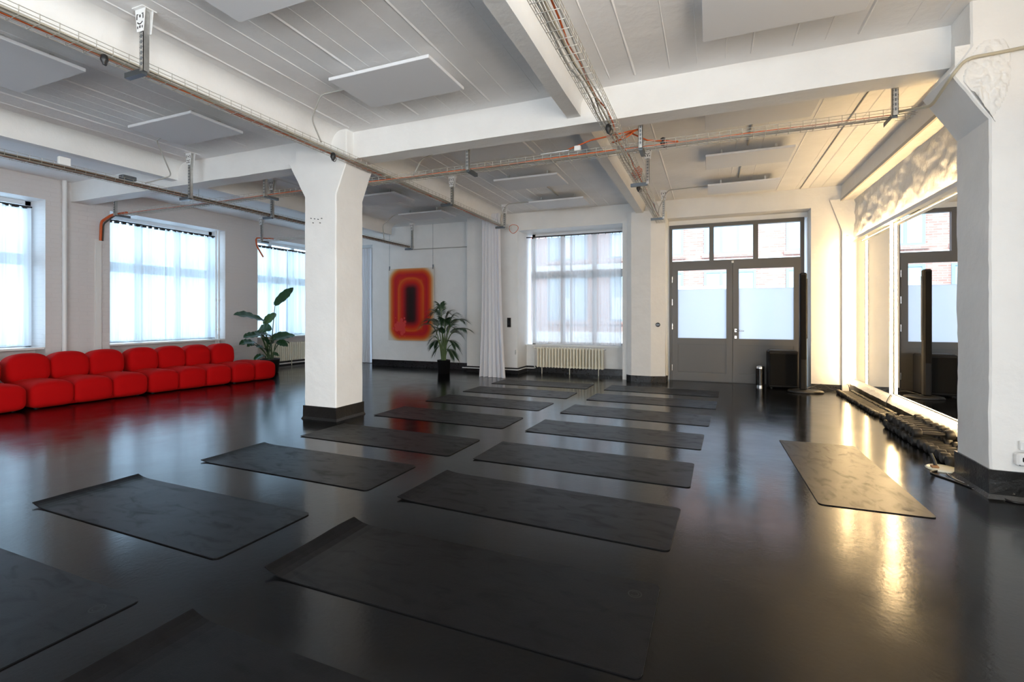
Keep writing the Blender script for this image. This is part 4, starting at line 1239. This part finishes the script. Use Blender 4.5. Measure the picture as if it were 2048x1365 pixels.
for i in range(8):
    x, y, a = Lrow[i]
    place_mat(x * k_, y * k_, math.radians(a), f'black yoga mat, {ords[i]} from the window wall end in the row on the column side', curlL[i], i, emblem=1 if i in (6, 7) else None)
    x, y, a = Rrow[i]
    place_mat(x * k_, y * k_, math.radians(a), f'black yoga mat, {ords[i]} from the door end in the row on the mirror side', curlR[i], 20 + i, emblem=1 if i in (5, 6) else None)
place_mat(.69 * k_, 5.95 * k_, math.radians(-89.2), 'lone black yoga mat lying lengthwise toward the door near the mirror', 0, 50, emblem=1)

# ------------------------------------------------------------------ red modular sofa
def pad(m, cx, cy, cz, hx, hy, hz, e=3.2, pz=2.3, crown=.0, nu=26, nv=14, flat=0.):
    # soft cushion: superellipsoid, boxy in plan, rounded over the top
    def sp(c_, p): return math.copysign(abs(c_) ** p, c_)
    def fn(u, v):
        a = -math.pi + 2 * math.pi * u; b = -math.pi / 2 + math.pi * v
        cb = sp(math.cos(b), 2 / pz); sb = sp(math.sin(b), 2 / pz)
        x = hx * cb * sp(math.cos(a), 2 / e); y = hy * cb * sp(math.sin(a), 2 / e); z = hz * sb
        q = min(1, abs(y) / hy)
        if z > 0: z *= 1 - crown * q ** 2.4
        x *= 1 - flat * q ** 3
        return (cx + x, cy + y, cz + z)
    m.grid(fn, nu, nv)
    return m
def sofa_module(fx, fy, ang, lobes, backs, label, lw=.48):
    # origin: front corner on the floor nearer the back wall; local +y runs along the sofa, -x to its back
    W = lobes * lw; back = backs > 0
    t = thing('sofa_module', (fx, fy, 0), label, 'sofa module', 'red sofa modules')
    WL[t.name] = Vector((0, 0, 0))
    m = MB(); m.bbox(-.93 if back else -.80, -.05, .04, W - .04, .015, .12, .03); m.build('base', M['red'], t)
    for i in range(lobes):
        yc = lw * (i + .5)
        p = MB(); pad(p, -.24, yc, .195, .275, lw / 2 + .004, .19, 9, 4.6, .28, 40, 22, .05); p.build('seat_pad', M['red'], t)
        d = .26 if back else .255
        p = MB(); pad(p, -.64, yc, .19, d, lw / 2 + .004, .185, 9, 4.0, .22, 36, 18, .02); p.build('seat_pad', M['red'], t)
        if i < backs:
            p = MB(); pad(p, 0, 0, 0, .20, lw / 2 + .006, .225, 6.0, 3.4, .20, 40, 22, .08)
            p.xform(Matrix.Translation((-.82, yc, .505)) @ Matrix.Rotation(math.radians(-6), 4, 'Y'))
            p.build('back_pad', M['red'], t)
    for sx in (-.12, -.78):
        for sy in (.1, W - .1):
            MB().lathe([(.025, 0), (.03, .02)], 10, (sx, sy, 0)).build('glide_foot', M['black'], t)
    t.rotation_euler = (0, 0, ang); WL[t.name] = Vector((fx, fy, 0))
sofa_module(-8.50, 2.12, math.radians(-.6), 3, 3, 'three-lobed red sofa module at the end away from the plants')
sofa_module(-8.49, 3.60, math.radians(-2.6), 3, 3, 'three-lobed red sofa module in the middle, before the window with the orange cable')
sofa_module(-8.425, 5.06, math.radians(-6), 3, 3, 'three-lobed red sofa module next to the shorter end piece', lw=.452)
sofa_module(-8.27, 6.43, math.radians(-6), 2, 1, 'shorter red sofa end piece with an open side by the plant', lw=.44)

# ------------------------------------------------------------------ plants
def leaf_blade(m, base, direction, up, L, W, droop=.25, fold=.25, n=12, seed=0):
    # oblong blade growing from base; returns nothing
    d = Vector(direction).normalized(); up = Vector(up)
    s = d.cross(up).normalized(); up = s.cross(d).normalized()
    V = []; nw = 4
    for i in range(n + 1):
        t = i / n
        wd = W * .5 * (math.sin(math.pi * min(1, t * .93 + .07)) ** .62) * (1 if t < .98 else .3)
        if i == 0: wd = W * .12
        c = Vector(base) + d * (L * t) - Vector((0, 0, 1)) * droop * L * t * t + up * .03 * math.sin(t * 9 + seed) * L * .3
        for j in range(-nw, nw + 1):
            q = j / nw
            V.append(c + s * wd * q + up * (fold * wd * abs(q) + .012 * math.sin(t * 26 + seed + (2 if j > 0 else 0)) * abs(q)))
    k = 2 * nw + 1
    m.add(V, [(i * k + j, i * k + j + 1, (i + 1) * k + j + 1, (i + 1) * k + j) for i in range(n) for j in range(k - 1)], True)
PX, PY = -9.15, 8.02
plant = thing('bird_of_paradise_plant', (PX, PY, 0), 'large-leaved potted plant with paddle leaves behind the sofa end', 'plant')
MB().lathe([(.13, 0), (.17, .01), (.20, .30), (.21, .32), (.19, .32), (.185, .27)], 24, (PX, PY, 0)).build('pot', M['black'], plant)
MB().lathe([(.0, .27), (.186, .272)], 20, (PX, PY, 0)).build('soil', M['soil'], plant)
def bop(tip_px, base_px, W, mname='leaf', dx=0., droop=.08, dep=0., seed=0, fold=.3):
    # leaf drawn between two picture points on a plane through the plant, turned a little in depth
    b = atx(base_px[0], base_px[1], PX + dep); t = atx(tip_px[0], tip_px[1], PX + dep + dx)
    # stalk from the soil to the leaf base
    s0 = Vector((PX + .05 * math.sin(seed * 3), PY + .05 * math.cos(seed * 5), .26))
    mid = s0.lerp(b, .5) + Vector((0, 0, .08)) + (Vector((PX, PY, 0)) - Vector((b.x, b.y, 0))) * .12
    pts = [s0 * (1 - q) ** 2 + mid * 2 * q * (1 - q) + b * q * q for q in [i / 10 for i in range(11)]]
    lf = MB(); d = t - b; L = d.length
    up = Vector((.55, -.5, .75))
    leaf_blade(lf, b, d + Vector((0, 0, droop * L)), up, L * 1.05, W * 1.3, droop, fold, 14, seed)
    o = lf.build('leaf', M[mname], plant)
    MB().tube(pts, [.014 - .007 * i / 10 for i in range(11)], 7).build('leaf_stalk', M['stem'], plant)
    mr = MB().tube([b, b.lerp(t, .5) + Vector((0, 0, .01)), t], [.006, .004, .001], 5)
bop((586, 576), (550, 612), .17, 'leaf', dx=.05, seed=1, droop=.05, dep=.05)
bop((469, 630), (528, 642), .20, 'leaf', dx=.15, seed=2, droop=.10, dep=.05)
bop((551, 626), (529, 650), .15, 'leaf_light', dx=-.1, seed=3)
bop((543, 660), (517, 660), .22, 'leaf', dx=.3, seed=4, droop=.15)
bop((510, 668), (540, 672), .18, 'leaf', dx=.25, seed=5)
bop((488, 676), (520, 670), .16, 'leaf', dx=.1, seed=6)
bop((479, 690), (510, 686), .15, 'leaf', dx=.15, seed=7, droop=.2)
bop((590, 671), (543, 680), .20, 'leaf', dx=.1, seed=8, droop=.2)
bop((574, 692), (553, 685), .15, 'leaf', dx=.2, seed=9, droop=.2)
bop((577, 687), (562, 683), .09, 'leaf', dx=-.1, seed=10, droop=.3)
bop((512, 694), (534, 703), .14, 'leaf', dx=.3, seed=11, droop=.2)
bop((508, 721), (528, 712), .10, 'leaf', dx=.1, seed=12, droop=.35)
bop((494, 694), (509, 690), .09, 'leaf', dx=.1, seed=13, droop=.3)
bop((557, 712), (545, 708), .08, 'leaf', dx=.1, seed=14, droop=.3)
bop((522, 668), (536, 690), .15, 'leaf', dx=.3, seed=15, droop=.1)
bop((552, 676), (540, 698), .12, 'leaf', dx=.3, seed=16, droop=.1)

QX, QY = -5.46, 9.36
palm = thing('potted_palm', (QX, QY, 0), 'slender potted palm in a black pot beside the red artwork', 'plant')
MB().lathe([(.115, 0), (.13, .01), (.145, .30), (.15, .305), (.135, .305), (.13, .26)], 24, (QX, QY, 0)).build('pot', M['black_gloss'], palm)
MB().lathe([(.0, .262), (.13, .264)], 20, (QX, QY, 0)).build('soil', M['soil'], palm)
def frond(tip, h0, bend, L_leaf, seed, nlf=15):
    r = random.Random(seed)
    s0 = Vector((QX + r.uniform(-.05, .05), QY + r.uniform(-.05, .05), .26))
    e = Vector(tip)
    mid = Vector((s0.x * .75 + e.x * .25, s0.y * .75 + e.y * .25, max(h0, e.z + bend)))
    C = lambda q: s0 * (1 - q) ** 2 + mid * 2 * q * (1 - q) + e * q * q
    st = MB().tube([C(i / 14) for i in range(15)], [.010 * (1 - i / 14) + .0025 for i in range(15)], 6)
    fo = st.build('frond_stalk', M['palm_stem'], palm)
    m = MB()
    for i in range(nlf):
        q = .52 + .48 * i / (nlf - 1); p = C(q); d = (C(min(1, q + .01)) - C(q - .01)).normalized()
        s = d.cross(Vector((0, 0, 1)));
        if s.length < .1: s = Vector((1, 0, 0))
        s.normalize(); up = s.cross(d)
        for sg in (-1, 1):
            ln = L_leaf * (.55 + .6 * math.sin(math.pi * (.15 + .75 * i / nlf))) * r.uniform(.85, 1.1)
            dd = (d * (.75 + .5 * i / nlf) + s * sg * .75 + up * .15).normalized()
            wv = d.cross(dd).cross(dd).normalized() * .0115
            V = []
            for k in range(6):
                t = k / 5; c = p + dd * ln * t - Vector((0, 0, 1)) * ln * .45 * t * t
                w_ = (.35 + 1.3 * t if t < .5 else 2 * (1 - t) + .02) * .9
                V += [c - wv * w_, c + wv * w_]
            m.add(V, [(2 * k, 2 * k + 1, 2 * k + 3, 2 * k + 2) for k in range(5)], True)
    m.build('leaflets', M['palm'], fo)
rf = [((868, 625), .0, 1.0), ((880, 612), .0, .95), ((900, 628), .05, .9), ((850, 650), -.15, .9), ((858, 640), .1, .9), ((925, 640), -.1, .9), ((912, 632), .1, .9), ((930, 658), -.2, .85),
      ((918, 668), .1, .8), ((862, 680), -.1, .75), ((868, 690), .12, .7), ((910, 690), -.1, .7), ((918, 700), .1, .6), ((872, 702), .0, .55), ((890, 640), -.25, .9), ((905, 655), .2, .85), ((876, 660), -.2, .8), ((908, 712), -.1, .5)]
for i, ((px, py), dy, h0) in enumerate(rf):
    e = aty(px, py, QY + dy)
    frond(e, h0 + .25, .12, .27 if py < 680 else .20, 40 + i, 24 if py < 680 else 15)

# ------------------------------------------------------------------ artwork
A0, A1 = aty(777, 540, 10.19), aty(868, 540, 10.19)
at = thing('hanging_artwork', ((A0.x + A1.x) / 2, 10.19, .66), 'tall print with glowing red and orange rounded rings hanging on wires', 'artwork')
m = MB().box(A0.x, A1.x, 10.19, 10.20, .66, 2.46); m.build('print', M['art'], at)
for px in (777, 868):
    x = aty(px, 540, 10.19).x + (.03 if px < 800 else -.03)
    MB().tube([(x, 10.19, 2.46), (x, 10.19, ZC)], .003, 5).build('hanging_wire', M['dark_steel'], at)
    MB().bbox(x - .012, x + .012, 10.183, 10.207, 2.42, 2.53, .004).build('wire_clamp', M['dark_steel'], at)

# ------------------------------------------------------------------ drapes
def drape(cx0, cx1, y, z0, z1, folds, amp, label, flare=.0, seed=0, nu=140, nv=24):
    def fn(u, v):
        t = 1 - v
        spread = 1 + flare * t ** 2.5
        xm = (cx0 + cx1) / 2
        x = xm + (cx0 + (cx1 - cx0) * u - xm) * spread + .10 * flare * t ** 2
        ph = u * 2 * math.pi * folds + 1.6 * noise.noise(Vector((u * 5, seed, v * .8)))
        w = amp * (math.sin(ph) + .3 * math.sin(2.1 * ph + seed)) * (.7 + .5 * t)
        x += .45 * amp * math.cos(ph) * .6
        z = z0 + (z1 - z0) * v
        yy = y + w - .12 * flare * t ** 3 * (.5 + u)
        return (x, yy, z)
    return tag(MB().grid(fn, nu, nv).build('drape', M['drape']), label, 'curtain')
d0, d1 = aty(962, 600, 9.25).x, aty(998, 600, 9.25).x
drape(d0, d1, 9.27, .004, 3.42, 6, .055, 'heavy white floor-length drape gathered beside the pilaster', .55, 2)
e0, e1 = -9.2, aty(744, 600, 10.75).x
drape(e0, e1, 10.72, .012, 3.10, 12, .04, 'pale floor-length drape closing the opening left of the artwork', .0, 6)

# ------------------------------------------------------------------ radiators and pipes
def radiator(axis, a0, a1, p, z0, z1, n, label):
    # axis 0: along x at y=p (room side -y); axis 1: along y at x=p (room side +x)
    ctr = ((a0 + a1) / 2, p, z0) if axis == 0 else (p, (a0 + a1) / 2, z0)
    r = thing('radiator', (ctr[0], ctr[1], 0), label, 'radiator', 'cream column radiators')
    w = (a1 - a0) / n; first = None; dpt = .10
    for i in range(n):
        u = a0 + w * (i + .5)
        if first is None:
            m = MB()
            for dd in (-dpt / 2 + .015, dpt / 2 - .015):
                q = lambda z: (u, p + dd, z) if axis == 0 else (p + dd, u, z)
                m.tube([q(z0 + .03), q(z1 - .03)], w * .36, 8)
            for z in (z0 + .03, z1 - .03):
                pts = [(u, p - dpt / 2, z), (u, p + dpt / 2, z)] if axis == 0 else [(p - dpt / 2, u, z), (p + dpt / 2, u, z)]
                m.tube(pts, [w * .42, w * .42], 8)
                if axis == 0: m.bbox(u - w * .5, u + w * .5, p - dpt * .3, p + dpt * .3, z - .022, z + .022, .012)
                else: m.bbox(p - dpt * .3, p + dpt * .3, u - w * .5, u + w * .5, z - .022, z + .022, .012)
            o = m.build('radiator_section', M['radiator'], r); first = o; u0 = u
        else:
            o = first.copy(); col.objects.link(o); o.location[axis] = first.location[axis] + (u - u0)
    for u in (a0 + .12, (a0 + a1) / 2, a1 - .12):
        q = [(u, p, 0), (u, p, z0 + .03)] if axis == 0 else [(p, u, 0), (p, u, z0 + .03)]
        MB().tube(q, .009, 7).build('radiator_foot', M['radiator'], r)
    return r
ra, rb = aty(1073, 700, 10.18).x, aty(1208, 700, 10.18).x
r = radiator(0, ra, rb, 10.20, .14, .59, 22, 'cream column radiator below the sheer-curtained window by the door')
MB().tube([(ra - .07, 10.2, .565), (ra, 10.2, .565)], .014, 8).build('valve', M['radiator'], r)
MB().lathe([(.018, 0), (.022, .01), (.020, .045), (.012, .05)], 12, (ra - .07, 10.2, .55)).build('thermostat_head', M['white_plastic'], r)
MB().tube([(rb, 10.2, .565), (rb + .04, 10.2, .565)], .010, 8).build('vent_plug', M['chrome'], r)
radiator(1, 8.75, 10.3, -10.10, .12, .60, 26, 'cream column radiator below the window behind the large plant')
wire_run('heating_pipe', [(PX0 - .1, YF - .035, .10), (PX1 + .03, YF - .035, .10), (PX1 + .03, 10.3, .10), (ra - .06, 10.3, .10), (ra - .06, 10.2, .16), (ra - .06, 10.2, .5)], .013, M['white_paint'], 'white heating pipe low on the pilaster leading to the radiator', 'pipe')
wire_run('heating_pipe', [(-10.17, 8.45, .05), (-10.17, 10.45, .05)], .022, M['white_paint'], 'white heating pipe below the radiator behind the plant', 'pipe')
for i, yy in enumerate((7.40, 7.47)):
    p = thing('riser_pipe', (-10.06, yy, 0), 'white riser pipe in the window corner behind the sofa, ' + ('thinner of the pair' if i == 0 else 'wider of the pair'), 'pipe', 'riser pipes')
    MB().tube([(-10.06, yy, 0), (-10.06, yy, ZT)], (.014, .021)[i], 10).build('pipe', M['white_paint'], p)
    for z in (.95, 1.6): MB().tube([(-10.06, yy, z), (-10.06, yy, z + .05)], (.02, .028)[i], 10).build('pipe_clamp', M['white_paint'], p)
tag(MB().tube([(-10.06, 7.43, .86), (-10.0, 7.42, .84), (-10.0, 7.40, .74), (-10.06, 7.40, .72)], .012, 8).build('pipe_valve', M['white_paint']), 'small white bent pipe valve behind the sofa back', 'pipe')
p = thing('downpipe', (-9.90, 4.63, 0), 'white vertical pipe on the pier between the sofa windows', 'pipe')
MB().tube([(-9.90, 4.63, 0), (-9.90, 4.63, ZC)], .033, 12).build('pipe', M['white_paint'], p)
MB().tube([(-9.90, 4.63, 2.70), (-9.90, 4.63, 2.74)], .038, 12).build('pipe_clamp', M['white_paint'], p)
tag(MB().box(-9.95, -9.925, 5.08, 5.17, .62, 2.62).build('cable_trunking', M['white_matte']), 'white cable trunking on the pier below the orange cable', 'trunking')

# ------------------------------------------------------------------ speaker, subwoofer, bin
spx = atz(1607, 783)
SX, SY = 1.43, 9.36
sp_ = thing('column_speaker', (SX, SY, 0), 'tall slim black column speaker on a flat base by the door', 'speaker')
ring = []
m = MB(); base = [(.26, 0), (.27, .012), (.25, .035), (.20, .045), (.0, .047)]
vs_ = []
mm = MB().lathe(base, 28, (0, 0, 0)); mm.xform(Matrix.Translation((SX + .04, SY, 0)) @ Matrix.Diagonal((1.0, .62, 1, 1)))
mm.build('speaker_base', M['black'], sp_)
MB().bbox(SX - .05, SX + .055, SY - .06, SY + .06, .04, 2.0, .02).build('speaker_body', M['black_box'], sp_)
MB().bbox(SX - .035, SX + .04, SY - .068, SY - .058, .55, 1.96, .004).build('speaker_grille', M['black_cloth'], sp_)
MB().bbox(SX + .056, SX + .066, SY - .03, SY + .03, .9, 1.9, .004).build('side_rail', M['black'], sp_)
sb = thing('subwoofer', (1.19, 9.8, 0), 'black box subwoofer standing in front of the glazed door', 'speaker')
MB().bbox(.945, 1.42, 9.62, 9.97, .02, .66, .02).build('cabinet', M['black_box'], sb)
MB().bbox(.97, 1.395, 9.605, 9.625, .06, .62, .008).build('front_grille', M['black_cloth'], sb)
MB().bbox(.975, 1.39, 9.65, 9.94, .655, .672, .01).build('top_plate', M['black'], sb)
for sx in (1.0, 1.36):
    for sy in (9.68, 9.91): MB().lathe([(.02, 0), (.022, .025)], 10, (sx, sy, 0)).build('rubber_foot', M['black'], sb)
bn = thing('pedal_bin', (.83, 9.80, 0), 'small cylindrical black waste bin with chrome rim beside the subwoofer', 'bin')
MB().lathe([(.070, .025), (.070, .33)], 24, (.83, 9.80, 0)).build('bin_body', M['black_gloss'], bn)
MB().lathe([(.073, 0), (.074, .028)], 24, (.83, 9.80, 0)).build('base_ring', M['chrome'], bn)
MB().lathe([(.073, .33), (.074, .362), (.06, .375), (.02, .38)], 24, (.83, 9.80, 0)).build('lid', M['chrome'], bn)
def floor_cord(pts, label, r=.005, mat_='black'):
    P = [Vector(p) for p in pts]; out = []
    for i in range(len(P) - 1):
        p0, p1, p2, p3 = P[max(i - 1, 0)], P[i], P[i + 1], P[min(i + 2, len(P) - 1)]
        for k in range(8):
            t = k / 8
            out.append(.5 * ((2 * p1) + (p2 - p0) * t + (2 * p0 - 5 * p1 + 4 * p2 - p3) * t * t + (3 * p1 - p0 - 3 * p2 + p3) * t ** 3))
    out.append(P[-1])
    return tag(MB().tube(out, r, 6).build('cord', M[mat_]), label, 'cord')
floor_cord([(1.5, 9.44, .05), (1.62, 9.6, .07), (1.75, 9.72, .02), (1.9, 9.6, .006), (2.05, 9.7, .006), (2.14, 9.62, .01), (2.14, 9.64, .12)], 'black cord running from the column speaker to the corner light tube')
floor_cord([(1.55, 9.6, .04), (1.7, 9.66, .10), (1.8, 9.78, .09), (1.95, 9.74, .008), (2.1, 9.55, .008)], 'second looping black cord on the floor behind the column speaker', .004)
floor_cord([(1.86, 5.15, .01), (1.80, 5.06, .006), (1.68, 4.98, .006), (1.66, 4.90, .006), (1.72, 4.78, .006), (1.80, 4.60, .006), (1.88, 4.45, .006), (1.92, 4.36, .006), (2.05, 4.36, .006), (2.3, 4.30, .006)], 'black cord looping on the floor around the base of the wall column', .006)
floor_cord([(1.84, 5.10, .012), (1.78, 5.0, .004), (1.765, 4.85, .004), (1.80, 4.72, .004), (1.79, 4.62, .004), (1.85, 4.48, .004), (1.9, 4.39, .004)], 'thin pale cord on the floor at the wall column base', .003, 'grey_cable')
pt = thing('floor_plug_plate', (1.79, 5.10, 0), 'pale plug plate with black lever on the floor by the wall column', 'plug')
MB().lathe([(.11, 0), (.115, .006), (.10, .016), (.03, .02)], 20, (1.79, 5.10, 0)).build('plate', M['radiator'], pt)
MB().tube([(1.74, 5.08, .02), (1.735, 5.10, .06), (1.72, 5.12, .12)], [.012, .014, .012], 8).build('plug', M['black'], pt)
MB().bbox(1.70, 1.75, 5.04, 5.08, .017, .035, .004).build('tan_connector', M['wood_tan'], pt)

# ------------------------------------------------------------------ dumbbells
def dumbbell(L, rh, rg, label, group):
    t = thing('dumbbell', (0, 0, 0), label, 'dumbbell', group)
    hl = L * .21
    MB().tube([(-L / 2 + hl * .8, 0, rh), (0, 0, rh), (L / 2 - hl * .8, 0, rh)], [rg, rg * 1.25, rg], 10).build('handle', M['iron'], t)
    for s in (-1, 1):
        xs_ = [s * (L / 2 - hl), s * (L / 2 - hl + .008), s * (L / 2 - .008), s * L / 2]
        MB().tube([(q, 0, rh) for q in xs_], [rh * .82, rh, rh, rh * .82], 8).build('head', M['iron'], t)
    return t
def put(proto, used, loc, rz, label=None, group=None):
    if not used[0]: o = proto; used[0] = True; o.location = loc; o.rotation_euler = (0, 0, rz)
    else: o = copy_tree(proto, loc, rz)
    if label: o['label'] = label
    if group: o['group'] = group
    return o
s1 = dumbbell(.25, .033, .013, 'small black dumbbell in the long neat row by the corner light tube', 'small dumbbells in the long row'); u1 = [False]
for i in range(21): put(s1, u1, (2.045 + .004 * rnd.uniform(-1, 1), 9.42 - .098 * i, 0), rnd.uniform(-.03, .03))
for i in range(4): put(s1, u1, (2.075, 7.32 - .083 * i, 0), rnd.uniform(-.06, .06), 'small black dumbbell in the short group between both dumbbell rows', 'small dumbbells between the rows')
s2 = dumbbell(.32, .047, .017, 'large black dumbbell in the lower layer of the stacked row', 'large dumbbells, lower layer'); u2 = [False]
for i in range(8): put(s2, u2, (2.00 + .008 * rnd.uniform(-1, 1), 6.74 - .116 * i, 0), rnd.uniform(-.03, .03))
for i in range(8): put(s2, u2, (1.995 + .01 * rnd.uniform(-1, 1), 6.68 - .116 * i, .0935), rnd.uniform(-.03, .03), 'large black dumbbell lying on top of the stacked row', 'large dumbbells, upper layer')
for i in range(6): put(s2, u2, (2.02 + .01 * rnd.uniform(-1, 1), 5.80 - .120 * i, 0), rnd.uniform(-.06, .06), 'large black dumbbell in the single layer next to the wall column', 'large dumbbells beside the column')

# ------------------------------------------------------------------ small wall fittings
q0, q1 = aty(1014.5, 636, YF), aty(1022, 655, YF)
sw = thing('switch_panel', ((q0.x + q1.x) / 2, YF, q1.z), 'narrow black switch panel on the pilaster between drape and window', 'switch')
MB().bbox(q0.x, q1.x, YF - .012, YF, q1.z, q0.z, .003).build('plate', M['black'], sw)
hgt = (q0.z - q1.z) / 3
for i in range(3): MB().bbox(q0.x + .008, q1.x - .008, YF - .017, YF - .011, q1.z + hgt * i + .008, q1.z + hgt * (i + 1) - .008, .003).build('rocker', M['black_gloss'], sw)
q = aty(1316, 650, 9.67)
sk = thing('round_wall_switch', (q.x, 9.67, q.z - .04), 'round black switch on the pier beside the door', 'switch')
MB().tube([(q.x, 9.68, q.z), (q.x, 9.64, q.z)], .042, 20).build('housing', M['black'], sk)
MB().tube([(q.x, 9.645, q.z), (q.x, 9.63, q.z)], .018, 12).build('knob', M['black_gloss'], sk)
MB().box(q.x - .03, q.x + .03, 9.636, 9.641, q.z - .003, q.z + .003).build('pointer', M['steel'], sk)
q = aty(1033, 705, YF)
tag(MB().bbox(q.x - .03, q.x - .005, YF - .02, YF, q.z - .05, q.z + .05, .004).build('thermostat', M['steel']), 'small grey control box low on the pilaster corner', 'control box')
# socket and box on the wall column
q = aty(2035, 917, 4.42)
so = thing('wall_socket', (q.x, 4.42, q.z - .045), 'white surface socket low on the wall column', 'socket')
MB().bbox(q.x - .025, q.x + .075, 4.365, 4.42, q.z - .045, q.z + .045, .012).build('housing', M['white_plastic'], so)
MB().bbox(q.x + .002, q.x + .055, 4.357, 4.367, q.z - .012, q.z + .02, .006).build('socket_recess', M['black'], so)
MB().tube([(q.x - .012, 4.366, q.z - .035), (q.x - .012, 4.362, q.z - .035)], .004, 8).build('screw', M['dark_steel'], so)
q = aty(2040, 890, 4.42)
bx_ = thing('wall_box', (q.x, 4.42, q.z - .03), 'small white box with green mark above the wall socket', 'box')
MB().bbox(q.x - .01, q.x + .08, 4.39, 4.42, q.z - .035, q.z + .03, .006).build('housing', M['white_plastic'], bx_)
MB().box(q.x + .012, q.x + .05, 4.387, 4.391, q.z - .012, q.z + .012).build('green_mark', M['green'], bx_)
